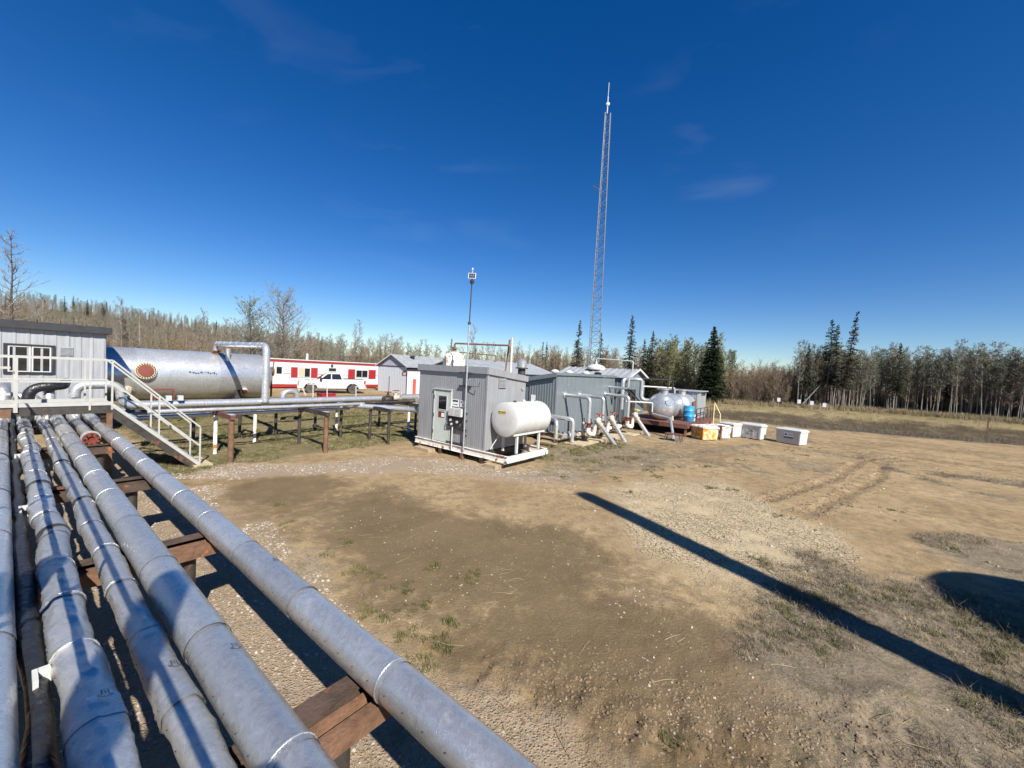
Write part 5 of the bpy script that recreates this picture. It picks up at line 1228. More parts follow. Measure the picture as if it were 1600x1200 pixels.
    b = MB(); b.prism([(a0, c0, .2), (a0, c1, .2), (a0, c1, ze-.04), (a0, cm, zr-.05), (a0, c0, ze-.04)], (a1-a0, 0, 0)); b.build('core', SIDING2, c)
    siding(c, 's', c0, -1, a0, a1, .2, ze-.05, SIDING2, .9, .3, .015); siding(c, 't', a1, 1, c0, c1, .2, lambda t: ze-.05+(1-abs(t-cm)/(c1-cm))*(zr-ze), SIDING2, .75, .25, .015)
    rib_roof(c, (a0, c0-.15, ze-.06), (a1+.2, c0-.15, ze-.06), (a1+.2, cm, zr), (a0, cm, zr), ROOFMETAL, .3); rib_roof(c, (a0, c1+.15, ze-.06), (a1+.2, c1+.15, ze-.06), (a1+.2, cm, zr), (a0, cm, zr), ROOFMETAL, .3)
    for d in (-1, 1):
        b = MB(); b.bar((a1+.21, cm+d*.01, zr+.0), (a1+.21, cm+d*(c1-cm+.15), ze-.06), .03, .13); b.build('barge_board', WHITE, c)
    b = MB(); b.lathe((-11.9, cm-.2, zr-.12), (0, 0, 1), [(0, .62), (.12, .62), (.25, .5), (.34, .25), (.36, .08), (.55, .05)], 24); b.build('dome_vent', WHITE, c, smooth=True)
    b = MB(); b.path([(-11.9, cm-.2, zr+.4), (-11.9, cm-.2, zr+.62), (-9.4, cm-.2, zr+.5), (-9.4, cm-.2, zr-.2)], .035, 8); b.build('vent_pipe', WHITE, c, smooth=True)
    b = MB(); b.box(a1+.02, a1+.05, 23.4, 24.3, .3, 2.3); dr = b.build('door', DARKSTEEL, c)
    # pipes out of the blue grey building with valves, and sloping lines into the ground
    def outlet(lb, t, zo, so, foot, wheel, wm, drop=True):
        th = thing('outlet_line', lb, 'pipe', so, t, 0, group='lines leaving the blue grey building')
        b = MB(); b.lathe((s1+.02, t+.1, zo+.04), (1, 0, 0), [(0, .17), (.03, .17), (.04, .09)], 16); b.build('wall_collar', ALU_TANK, th, smooth=True)
        b = MB(); b.path([(s1, t+.1, zo+.04), (so, t, zo), (so, t, .95)], .085, 14); b.build('pipe_run', ALU_TANK, th, smooth=True)
        b = MB(); b.lathe((so, t, .95), (0, 0, -1), [(0, .13), (.04, .13), (.04, .08), (.16, .08), (.16, .13), (.2, .13)], 14); b.build('flange', REDBROWN, th, smooth=True)
        b = MB(); b.path([(so, t, .78), (so, t, .45), (so+.22, t+.2, .45)], .105, 14); b.build('elbow', WHITE_RUST, th, smooth=True)
        f = Vector((*foot, -.12)); st_ = Vector((so+.38, t+.5, .82)); d = (f-st_).normalized()
        b = MB(); b.path([(so+.2, t+.18, .45), (so+.12, t+.42, .78), st_-d*.3], .09, 12); b.build('tie_in', GAUGE, th, smooth=True)
        b = MB(); b.lathe(st_-d*.42, d, [(0, .15), (.04, .15), (.04, .09), (.12, .13), (.26, .13), (.34, .09), (.34, .15), (.38, .15)], 14); v = b.build('valve_body', GAUGE, th, smooth=True)
        c = st_-d*.22; up = Vector((.15, .1, 1)).normalized(); a1 = up.orthogonal().normalized(); a2 = up.cross(a1)
        b = MB(); b.tube([c, c+up*.34], .04, 8); b.lathe(c+up*.13, up, [(0, .1), (.03, .1), (.03, .05), (.12, .04)], 12); bpart(b, 'bonnet', WHITE_RUST, v, th, True)
        w = c+up*.34; b = MB(); b.tube([w+(a1*math.cos(k*.5236)+a2*math.sin(k*.5236))*.16 for k in range(13)], .022, 8, False); b.lathe(w-up*.03, up, [(0, .045), (.06, .04)], 10)
        for q in (a1, a2): b.bar(w-q*.15, w+q*.15, .03)
        bpart(b, 'hand_wheel', wm, v, th, True)
        b = MB(); b.tube([st_-d*.05, f], .095, 14); b.build('sloping_pipe', ALU_TANK, th, smooth=True)
        b = MB(); q = st_.lerp(f, .5); b.bar((q.x-.06, q.y-.05, q.z-.08), (q.x-.1, q.y-.08, -.1), .03); b.build('prop', RAIL, th)
        b = MB(); b.lathe(st_.lerp(f, .35), d, [(0, .095), (.001, .103), (.03, .103), (.031, .095)], 14); b.build('band', ALU_TANK, th)
    outlet('leftmost silver line leaving the blue grey building, with red hand wheel', 15.95, 2.05, -8.05, (-7.1, 16.95), True, RED)
    outlet('middle silver line leaving the blue grey building, with red hand wheel', 17.35, 2.03, -8.05, (-7.15, 18.2), True, RED)
    outlet('third silver line from the blue grey building, with yellow hand wheel', 20.3, 2.02, -8.0, (-7.0, 21.1), True, YELLOW)
    mf = thing('valve_manifold', 'white and rusty flanged manifold pipe joining the lines along the blue grey building', 'pipe', -8.3, 18, 0)
    b = MB(); b.tube([(-8.35, 15.6, .42), (-8.35, 20.6, .42)], .085, 12); b.build('header', WHITE_RUST, mf, smooth=True)
    rr = random.Random(8)
    for k in range(11):
        t = 15.8+k*.45+rr.uniform(-.08, .08); b = MB(); b.lathe((-8.35, t, .42), (0, 1, 0), [(0, .14), (.04, .14), (.04, .1), (.055, .1), (.055, .14), (.095, .14)], 14); b.build('flange', rr.choice((GAUGE, REDBROWN, WHITE_RUST, DARKSTEEL)), mf, smooth=True)
    for k in range(7):
        t = 16.0+k*.68; h = rr.uniform(.3, .75); b = MB(); b.tube([(-8.35, t, .42), (-8.3, t, .42+h)], .035, 8); b.lathe((-8.3, t, .42+h*.6), (0, 0, 1), [(0, .08), (.05, .09), (.12, .05)], 10); b.build('valve_riser', rr.choice((WHITE_RUST, GAUGE, DARKSTEEL)), mf, smooth=True)
    for k in range(4):
        t = 16.3+k*1.1; b = MB(); b.lathe((-8.28, t, 1.0), (.9, -.4, 0), [(0, .07), (.04, .07), (.04, .01)], 14); b.tube([(-8.3, t, .45), (-8.3, t, .98)], .015, 6); b.build('pressure_gauge', BLACKP if k % 2 else WHITE, mf, smooth=True)
    for t in (16.1, 18.0, 20.2): b = MB(); b.box(-8.42, -8.28, t-.05, t+.05, -.05, .33); b.build('pedestal', DARKSTEEL, mf)
    bends('insulated_pipe', 'short upper silver pipe at the right end of the blue grey building', [(s1, 20.9, 2.45), (-8.3, 20.9, 2.42), (-8.3, 20.9, 3.0)], .07, ALU_TANK, bands=False)
    bends('insulated_pipe', 'pair of silver elbows low on the left of the blue grey building, left one', [(s1-.3, 15.1, 1.05), (-9.1, 14.7, 1.05), (-8.75, 14.4, 1.05), (-8.75, 14.4, .1)], .09, ALU_TANK, bands=False)
    bends('insulated_pipe', 'pair of silver elbows low on the left of the blue grey building, right one', [(s1-.3, 15.2, 1.12), (-8.9, 15.2, 1.1), (-8.5, 15.35, 1.1), (-8.5, 15.35, .1)], .09, ALU_TANK, bands=False)
    bends('insulated_pipe', 'fat silver pipe lying along the foot of the blue grey building', [(-8.9, 14.9, .3), (-8.9, 17.0, .3)], .16, ALU_TANK)
    bends('insulated_pipe', 'silver pipe bridge between the gabled building and the clad vessel', [(-8.9, 21.6, 1.2), (-8.9, 21.6, 2.95), (-8.6, 22.6, 2.95), (-8.3, 22.9, 2.95), (-8.3, 22.9, 1.78), (-7.2, 23.3, 1.72)], .11, ALU_TANK, bands=False)
    bends('insulated_pipe', 'thin dark pipe high between the gabled building and the vessel', [(-8.6, 22.6, 3.0), (-7.2, 25.2, 3.0), (-7.2, 25.2, 2.2)], .05, BLACKP, bands=False)
    bends('insulated_pipe', 'thin pale pipe over the clad vessel', [(-8.4, 23.4, 1.9), (-8.4, 23.4, 2.55), (-7.3, 26.0, 2.5), (-7.3, 26.0, 2.0)], .045, WHITE, bands=False)
    bends('insulated_pipe', 'pale thin line with an elbow before the clad vessel', [(-8.3, 20.4, 1.75), (-7.6, 21.6, 1.72), (-7.3, 22.0, 1.7), (-7.3, 22.0, 1.2)], .04, WHITE, bands=False)
    bends('insulated_pipe', 'silver pipe bending down to the ground before the red deck', [(-7.3, 22.1, 1.1), (-6.6, 22.0, 1.0), (-6.2, 21.7, .95), (-5.75, 20.9, -.05)], .07, ALU_TANK, bands=False)
    # timber mats
    for i, (lb, s, t, w, l, a) in enumerate((('pale timber mat on the grass before the blue grey building, left one', -8.3, 16.2, .9, 2.2, .0), ('pale timber mat on the grass before the blue grey building, middle one', -8.2, 18.6, .9, 2.0, .05), ('pale timber mat before the building end, farthest one', -7.9, 20.7, .8, 1.4, -.04))):
        tm = thing('timber_mat', lb, 'timber mat', s, t, .0, a, group='timber mats by the building')
        for k in range(6): b = MB(); x = -w/2+k*w/6; b.box(x, x+w/6-.012, -l/2+.03*(k % 2), l/2-.04*(k % 3), 0., .07); b.build('plank', MATW, tm, local=True)
    for i, (s, t) in enumerate(((-9.0, 13.9),)):
        tb = thing('access_step', 'dark timber step between the white tank and the blue grey building', 'step', s, t, 0)
        for k in range(3): b = MB(); b.box(s-.5, s+.4, t+.1+k*.28, t+.34+k*.28, .1+.17*k, .15+.17*k); b.build('tread', WOOD, tb)
        for d in (-.45, .35): b = MB(); b.bar((s+d, t+.05, 0), (s+d, t+.95, .52), .04, .12); b.build('stringer', DARKSTEEL, tb)
    # two vessels on a rust red deck
    def vessel(lb, S, T, z, r, length, m, gores):
        th = thing('separator_vessel', lb, 'vessel', S, T+1, .70)
        b = MB(); N_ = 48; prof = [(-.46*r*math.sin(x)/.75, r*math.cos(x)) for x in (1.555, 1.4, 1.2, .95, .7, .45, .2)]+[(0, r), (length*.5, r), (length, r)]; vs = []
        for (h, rr_) in prof:
            for k in range(N_):
                an = 6.28318*k/N_; w_ = rr_*(1+gores*.016*(abs(math.sin(an*9))-.5)*(1 if h < 0 else .15))+.008*mn.noise(Vector((h*5, math.cos(an)*4, math.sin(an)*4)))
                vs.append((S+w_*math.sin(an), T+h, z+w_*math.cos(an)))
        b.add(vs, [(i*N_+k, (i+1)*N_+k, (i+1)*N_+(k+1) % N_, i*N_+(k+1) % N_) for i in range(len(prof)-1) for k in range(N_)]+[tuple(range(N_))]); b.build('shell', m, th, smooth=True)
        for k in range(3): b = MB(); b.lathe((S, T+.03+k*length*.45, z), (0, 1, 0), [(0, r), (.002, r+.014), (.03, r+.014), (.032, r)], 48); b.build('band', m, th)
        b = MB(); b.lathe((S, T+.6, z+r-.05), (0, 0, 1), [(0, .2), (.26, .2), (.26, .26), (.32, .26), (.32, .05)], 18); b.build('top_nozzle', m, th, smooth=True)
        b = MB(); y = T+.35; b.prism([(S-r*.8, y, .705), (S+r*.8, y, .705), (S+r*.74, y, z-r*.25), (S, y, z-r*.97), (S-r*.74, y, z-r*.25)], (0, .2, 0)); b.build('saddle', WHITE, th)
        return th
    v = vessel('wrinkled silver clad vessel with a domed end facing the yard', -7.2, 23.1, 1.45, .76, 1.7, ALU_TANK, 1)
    b = MB(); b.lathe((-6.75, 23.0, 1.75), (.5, -1, .1), [(0, .14), (.2, .14), (.2, .19), (.25, .19), (.25, .02)], 14); b.build('head_nozzle', ALU_TANK, v, smooth=True)
    v2 = vessel('second silver vessel behind the domed one, with an open flange', -6.75, 25.1, 1.5, .68, 1.2, ALU_TANK, 0)
    b = MB(); b.lathe((-6.12, 25.6, 1.5), (1, 0, 0), [(0, .26), (.1, .26), (.1, .32), (.16, .32), (.16, .05)], 24); b.build('side_flange', RUST, v2, smooth=True)
    dk = thing('equipment_deck', 'rust red steel deck on short posts carrying the vessels', 'platform', -7, 24, 0)
    b = MB(); b.box(-9.1, -5.5, 22.2, 28.6, .64, .70); b.build('deck_plate', RUSTRED, dk)
    for t in (22.25, 28.5): b = MB(); b.box(-9.1, -5.5, t-.05, t+.05, .48, .635); b.build('deck_beam', RUSTRED, dk)
    b = MB(); b.box(-5.56, -5.46, 22.31, 28.44, .48, .635); b.build('deck_beam', RUSTRED, dk)
    for s in (-8.9, -5.6):
        for t in (22.4, 25.3, 28.3): b = MB(); b.box(s-.05, s+.05, t-.05, t+.05, -.1, .475); b.build('post', RUST, dk)
    for t in (24.2, 25.1, 26., 26.9, 27.8, 28.45): b = MB(); b.bar((-5.52, t, .70), (-5.52, t, 1.46), .035); b.build('rail_post', DARKSTEEL, dk)
    for z in (1.06, 1.44): b = MB(); b.bar((-5.52, 24.2, z), (-5.52, 28.45, z), .035); b.build('handrail', DARKSTEEL, dk)
    e = thing('clad_cabin', 'pale metal cabin at the far end of the rust red deck', 'cabin', -7.2, 27.6, .70)
    a0, a1, c0, c1 = -8.4, -6.0, 26.4, 28.5; b = MB()
    shell_box(e, a0, a1, c0, c1, .705, lambda s, t: 2.35, SIDING3); siding(e, 't', a1, 1, c0, c1, .705, 2.33, SIDING3, .7, .35, .012); siding(e, 's', c0, -1, a0, a1, .705, 2.33, SIDING3, .8, .3, .012)
    b = MB(); b.box(a0-.1, a1+.12, c0-.1, c1+.1, 2.35, 2.41); b.build('roof', ROOFMETAL, e); b = MB(); b.box(a1+.02, a1+.03, 27.2, 28.2, 2.1, 2.3); b.build('window', GLASS, e)
    # blue drum, pails
    d = thing('blue_drum', 'blue plastic drum on the rust red deck', 'drum', -5.95, 24.25, .70)
    b = MB(); b.lathe((-5.95, 24.25, .705), (0, 0, 1), [(0, .27), (.03, .29), (.28, .295), (.3, .31), (.32, .295), (.58, .295), (.6, .31), (.62, .295), (.86, .29), (.88, .27), (.86, .25), (.87, .02)], 24); b.build('drum_shell', BLUE, d, smooth=True)
    b = MB(); b.lathe((-5.9, 24.15, 1.57), (0, 0, 1), [(0, .04), (.03, .04)], 10); b.build('bung', BLACKP, d)
    for i, (s, t, m, lb) in enumerate(((-5.75, 24.85, REDBROWN, 'dark red pail on the deck beside the blue drum'), (-5.8, 24.6, WHITE, 'white pail on the deck beside the blue drum'))):
        p = thing('pail', lb, 'pail', s, t, .70); b = MB(); b.lathe((s, t, .705), (0, 0, 1), [(0, .13), (.36, .15), (.38, .155), (.38, .05)], 16); b.build('pail_body', m, p, smooth=True)
        b = MB(); b.tube([(s+.15*math.cos(x*.393), t, 1.06+.12*math.sin(x*.393)) for x in range(9)], .005, 5); b.build('bail', DARKSTEEL, p)
    # small red brown step
    st = thing('steel_step', 'small red brown steel step stool before the rust red deck', 'step', -5.7, 20.5, 0)
    b = MB(); b.box(-6.05, -5.3, 20.3, 20.75, .33, .37); b.build('step_plate', RUSTRED, st)
    for s in (-6.0, -5.35):
        for t in (20.34, 20.71): b = MB(); b.bar((s, t, .33), (s+(.08 if s > -5.7 else -.08), t, -.03), .035); b.build('leg', RUSTRED, st)
make_compressor_buildings()

# ------------------------------------------------------------------ trailer, garage, truck
def make_trailer():
    s1 = -43.5; s0 = -46.8; t0, t1 = 12.5, 28.6
    th = thing('office_trailer', 'long white site trailer with red trim and red shutters', 'trailer', -45, 20.5, 0)
    b = MB(); b.box(s0, s1, t0, t1, .42, 2.95); b.build('body', WHITE_WALL, th)
    for k in range(18):
        a = t0+k*(t1-t0)/18; b = MB(); b.box(s1+.002, s1+.018, a+.006, a+(t1-t0)/18-.006, .44, 2.72); b.build('siding_panel', WHITE_WALL, th)
    b = MB(); b.box(s1+.02, s1+.05, t0, t1, 2.72, 2.92); b.build('red_band', RED, th)
    b = MB(); b.box(s0-.1, s1+.1, t0-.1, t1+.05, 2.955, 3.05); r = b.build('roof', WHITE, th)
    b = MB(); b.box(s1+.02, s1+.035, t0, t1, .12, .42); b.build('red_skirting', RED, th)
    b = MB(); b.box(s1+.0195, s1+.03, t0, t1, 1.5, 1.545); b.build('red_stripe', RED, th)
    for s, t in ((-45, 20.6),):
        b = MB(); b.tube([(s, t, 3.0), (s, t, 3.75)], .12, 12); bpart(b, 'vent_pipe', WHITE, r, th)
    def shut(a, c):
        b = MB(); b.box(s1+.036, s1+.07, a, c, 1.16, 2.22); p = b.build('shutter', RED, th)
        for k in range(7): q = MB(); q.box(s1+.071, s1+.078, a+.05, c-.05, 1.22+k*.14, 1.32+k*.14); bpart(q, 'slat', RED, p, th)
    def win(a, c, z0, z1, n, pm=GLASS):
        b = MB(); b.box(s1+.036, s1+.06, a, c, z0, z1); p = b.build('window', WHITE, th); w = (c-a-.1)/n
        for k in range(n): q = MB(); q.box(s1+.061, s1+.066, a+.08+k*w, a+.02+(k+1)*w, z0+.07, z1-.07); bpart(q, 'pane', pm[k] if isinstance(pm, list) else pm, p, th)
    shut(18.3, 18.95); win(19.0, 20.3, 1.16, 2.2, 2, [mat('curtain', (.5, .38, .26), .8), GLASS]); shut(20.35, 21.05)
    win(22.2, 23.2, 1.85, 2.32, 1); shut(24.6, 25.45); win(25.55, 27.15, 1.25, 2.18, 2, [BOXGREY if False else GLASS, GLASS]); shut(27.25, 28.2)
    b = MB(); b.box(s1+.036, s1+.06, 16.7, 17.6, .45, 2.4); d = b.build('door', DOORG, th); q = MB(); q.box(s1+.061, s1+.066, 16.9, 17.4, 1.5, 2.2); bpart(q, 'door_window', GLASS, d, th)
    b = MB(); b.lathe((s1+.06, 22.6, 2.55), (1, 0, 0), [(0, .1), (.1, .14), (.2, .02)], 10); b.build('porch_lamp', BLACKP, th)
make_trailer()
def make_garage():
    s0, s1, t0, t1 = -39.5, -34.3, 26., 47.; ze, zr = 2.95, 4.15; sm = (s0+s1)/2
    th = thing('storage_garage', 'white metal garage with grey gable and ribbed roof behind the shed', 'garage', -37, 36, 0)
    b = MB(); b.prism([(s0, t0, -.05), (s1, t0, -.05), (s1, t0, ze-.05), (sm, t0, zr-.06), (s0, t0, ze-.05)], (0, t1-t0, 0)); b.build('core', WHITE_WALL, th)
    siding(th, 's', t0, -1, s0, s1, 0., ze-.06, WHITE_WALL, .9, .3, .014); siding(th, 't', s1, 1, t0, t1, 0., ze-.3, WHITE_WALL, .95, .3, .014)
    siding(th, 's', t0-.02, -1, s0+.05, s1-.05, ze-.06, lambda s: ze-.05+(1-abs(s-sm)/(s1-sm))*(zr-ze), PURPLEG, .85, .22, .03, 'gable_panel')
    b = MB(); b.box(s0, s1, t0-.06, t0-.03, ze-.12, ze-.04); b.build('gable_trim', DARKSTEEL, th)
    rib_roof(th, (s1+.3, t0-.25, ze-.12), (s1+.3, t1, ze-.12), (sm, t1, zr), (sm, t0-.25, zr), ROOFMETAL, .5, h=.05); rib_roof(th, (s0-.3, t0-.25, ze-.12), (s0-.3, t1, ze-.12), (sm, t1, zr), (sm, t0-.25, zr), ROOFMETAL, .5, h=.05)
    for d in (-1, 1): b = MB(); b.bar((sm+d*.01, t0-.27, zr), (sm+d*(s1-sm+.3), t0-.27, ze-.12), .03, .14); b.build('barge_board', WHITE, th)
    b = MB(); b.box(s1+.02, s1+.1, t0, t1, ze-.45, ze-.16); b.build('eave_fascia', ROOFDARK, th)
    b = MB(); b.box(s1-.06, s1+.03, t0-.05, t0-.018, 0, ze-.1); b.build('corner_trim', DARKSTEEL, th)
    b = MB(); b.box(-37.4, -37.35, t0-.05, t0-.02, 0, 1.75); b.build('door_rail', DARKSTEEL, th)
    b = MB(); b.box(s1+.02, s1+.05, 26.75, 27.15, 0, 1.6); b.build('orange_door_strip', ORANGE, th)
    # house shaped sign
    b = MB(); y = t0-.05; b.prism([(-35.1, y, 1.95), (-34.4, y, 1.95), (-34.4, y, 2.3), (-34.72, y, 2.48), (-35.1, y, 2.3)], (0, .02, 0)); sg = b.build('house_sign', REDBROWN, th)
    b = MB(); b.box(-34.92, -34.48, y-.006, y-.001, 1.98, 2.25); bpart(b, 'sign_face', mat('sign_pink', (.6, .45, .42), .6), sg, th)
    b = MB(); b.lathe((sm+.8, 28, 3.7), (0, 0, 1), [(0, .2), (.3, .2), (.3, .32), (.4, .3), (.45, .05)], 12); b.build('roof_vent', BLACKP, th)
make_garage()
def make_truck():
    fx, fy = W(-38.12, 17.85), W(-36.76, 21.16); d = (fx-fy); ang = math.atan2(d.y, d.x)
    th = bpy.data.objects.new('pickup_truck', None); COL.objects.link(th); th.empty_display_size = .3; c = (fx+fy)/2
    th.location = (c.x, c.y, 0); th.rotation_euler = (0, 0, ang); th['_o'] = (0, 0, 0)
    tag(th, 'white crew cab pickup truck parked before the red and white trailer', 'truck')
    Wd = .98; xf, xr = 1.82, -1.82; ra = .53; wz = .42
    def arch(xc): return [(xc+ra*math.cos(a), wz+ra*math.sin(a)) for a in [math.pi*k/10 for k in range(11)]]
    prof = [(2.78, .45), (2.83, .72), (2.80, 1.08), (2.68, 1.18), (1.2, 1.27), (-.95, 1.30), (-.96, 1.36), (-2.95, 1.39), (-2.99, .62), (-2.9, .5)]
    under = [(xr-ra, .5)]+arch(xr)[::-1]+[(xr+ra, .46), (xf-ra, .46)]+arch(xf)[::-1]+[(xf+ra, .45)]
    poly = prof+under
    b = MB(); n = len(poly); L_ = [(x, Wd if .55 < z < 1.2 else Wd-.04, z) for x, z in poly]; Rr = [(x, -y, z) for x, y, z in L_]
    b.add(L_+Rr, [tuple(range(n))[::-1], tuple(range(n, 2*n))]+[(i, (i+1) % n, n+(i+1) % n, n+i) for i in range(n)]); b.build('body', CARWHITE, th, local=True, smooth=False)
    def cabring(z, f): return None
    A = [(1.25, .90, 1.26), (.45, .74, 1.92), (-.72, .74, 1.95), (-.97, .88, 1.30)]
    b = MB(); v = A+[(x, -y, z) for x, y, z in A]; b.add(v, [(3, 2, 1, 0), (4, 5, 6, 7), (0, 1, 5, 4), (1, 2, 6, 5), (2, 3, 7, 6), (3, 0, 4, 7)]); b.build('cab', CARWHITE, th, local=True)
    def sidep(x, z, y): # point on the slanted cab side
        u = (z-1.27)/.66; return (x, y*(.90-.16*u+.008), z)
    for sg in (1, -1):
        for q in ([(1.0, 1.32), (.42, 1.82), (.12, 1.84), (.12, 1.32)], [(.04, 1.32), (.04, 1.84), (-.66, 1.85), (-.84, 1.34)]):
            b = MB(); b.add([sidep(x, z, sg) for x, z in q], [(0, 1, 2, 3)]); b.build('side_window', GLASS, th, local=True)
        for x0, x1 in ((.1, 1.2), (-.92, .08)):
            b = MB(); y = sg*(Wd+.004); b.box(x0+.02, x1-.02, min(y, y*.998), max(y, y*.998), .56, 1.18); dr = b.build('door', CARWHITE, th, local=True)
            b = MB(); b.box(x0+.1, x0+.3, min(y, y*1.03), max(y, y*1.03), 1.06, 1.1); o = b.build('handle', CARWHITE, th, local=True); o.parent = dr
        b = MB(); b.box(.88, 1.1, sg*1.0 if sg > 0 else sg*1.22, sg*1.22 if sg > 0 else sg*1.0, 1.26, 1.48); b.build('mirror', BLACKP, th, local=True)
        b = MB(); b.box(2.55, 2.81, sg*.62 if sg > 0 else sg*.97, sg*.97 if sg > 0 else sg*.62, .88, 1.06); b.build('headlight', GALV, th, local=True)
        b = MB(); b.box(-3.0, -2.85, sg*.82 if sg > 0 else sg*.985, sg*.985 if sg > 0 else sg*.82, .95, 1.3); b.build('tail_light', RED, th, local=True)
        b = MB(); b.box(-1.2, 1.25, sg*.8 if sg > 0 else sg*1.02, sg*1.02 if sg > 0 else sg*.8, .36, .42); b.build('running_board', BLACKP, th, local=True)
        for xc in (xf, xr):
            w = MB(); w.lathe((xc, sg*.74, wz-.0), (0, sg, 0), [(0, .2), (0, .37), (.03, .41), (.06, .42), (.19, .42), (.23, .40), (.24, .3), (.23, .25)], 28); wh = w.build('wheel', TYRE, th, local=True, smooth=True)
            w = MB(); w.lathe((xc, sg*.93, wz), (0, sg, 0), [(0, .26), (.03, .26), (.02, .1), (.05, .06), (.05, .01)], 20)
            for k in range(6):
                a = k*1.047; w.bar((xc, sg*.965, wz), (xc+.25*math.cos(a), sg*.965, wz+.25*math.sin(a)), .05, .03, (0, 1, 0))
            o = w.build('rim', RIM, th, local=True); o.parent = wh
            w = MB(); pts = [(xc+(ra+.01)*math.cos(math.pi*k/12), sg*(Wd-.01), wz+(ra+.01)*math.sin(math.pi*k/12)) for k in range(13)]; w.tube(pts, .03, 6); w.build('wheel_arch', BLACKP, th, local=True)
    b = MB(); b.add([(1.2, -.78, 1.31), (1.2, .78, 1.31), (.49, .68, 1.9), (.49, -.68, 1.9)], [(0, 1, 2, 3)]); o = b.build('windscreen', GLASS, th, local=True); o.location = (.025, 0, .02)
    b = MB(); b.box(2.80, 2.845, -.6, .6, .72, 1.06)
    for k in range(3): b.box(2.846, 2.86, -.6, .6, .77+k*.1, .82+k*.1)
    b.build('grille', BLACKP, th, local=True)
    b = MB(); b.box(2.72, 2.92, -.95, .95, .46, .68); b.build('front_bumper', CARWHITE, th, local=True)
    b = MB(); b.box(-3.1, -2.95, -.95, .95, .5, .68); b.build('rear_bumper', GALV, th, local=True)
    b = MB(); b.box(-2.9, -1.02, -.8, .8, 1.2, 1.392); b.build('bed_cover', BLACKP, th, local=True)
make_truck()

# ------------------------------------------------------------------ lattice tower
TOWER = mat('tower_steel', (.20, .24, .27), .5, .5, .12, 10)
def make_tower():
    s, t = -16.06, 31.87; H_ = 25.6
    th = thing('radio_tower', 'tall slender steel lattice radio tower behind the grey buildings', 'tower', s, t, 0)
    def hw(z): return .55-.32*z/H_
    cs = [(math.cos(a), math.sin(a)) for a in (.3, .3+2.094, .3+4.189)]
    def P(i, z): return Vector((s+cs[i][0]*hw(z)*1.15, t+cs[i][1]*hw(z)*1.15, z))
    for i in range(3):
        b = MB(); b.tube([P(i, 0), P(i, H_)], .038, 6); b.build('tower_leg', TOWER, th)
    n = 26
    for k in range(n):
        z0 = H_*k/n; z1 = H_*(k+1)/n; b = MB(); zm = (z0+z1)/2
        for i in range(3):
            j = (i+1) % 3; b.tube([P(i, z0), P(j, zm)], .017, 4); b.tube([P(j, zm), P(i, z1)], .017, 4); b.tube([P(i, z0), P(j, z0)], .014, 4)
        b.build('lattice_bay', TOWER, th)
    b = MB(); b.tube([(s, t, H_), (s, t, H_+1.4)], .05, 8); b.tube([(s, t, H_+1.4), (s+.02, t, H_+2.6)], .025, 6); b.build('whip_antenna', WHITE, th)
    b = MB(); b.lathe((s+.15, t-.25, H_+.55), (.4, -.8, 0), [(0, .04), (.07, .14), (.1, .16), (.11, .15), (.14, .03)], 16); b.build('dish_antenna', WHITE, th, smooth=True)
    z = 19.0; b = MB(); c = P(2, z); b.bar(c, c+Vector((-.2, -.9, .05)), .025)
    for k in range(5): q = c+Vector((-.2, -.9, .05))*(.3+.17*k); b.bar(q-Vector((.25, -.05, .1)), q+Vector((.25, -.05, .1)), .015)
    b.build('yagi_antenna', TOWER, th)
    b = MB(); b.tube([P(0, 0)+Vector((.0, 0, 0)), P(0, H_)+Vector((.05, .05, 0))], .02, 5); b.build('coax_cable', BLACKP, th)
    b = MB(); b.box(s-.9, s+.9, t-.9, t+.9, -.3, .12); b.build('footing', BOXGREY, th)
make_tower()

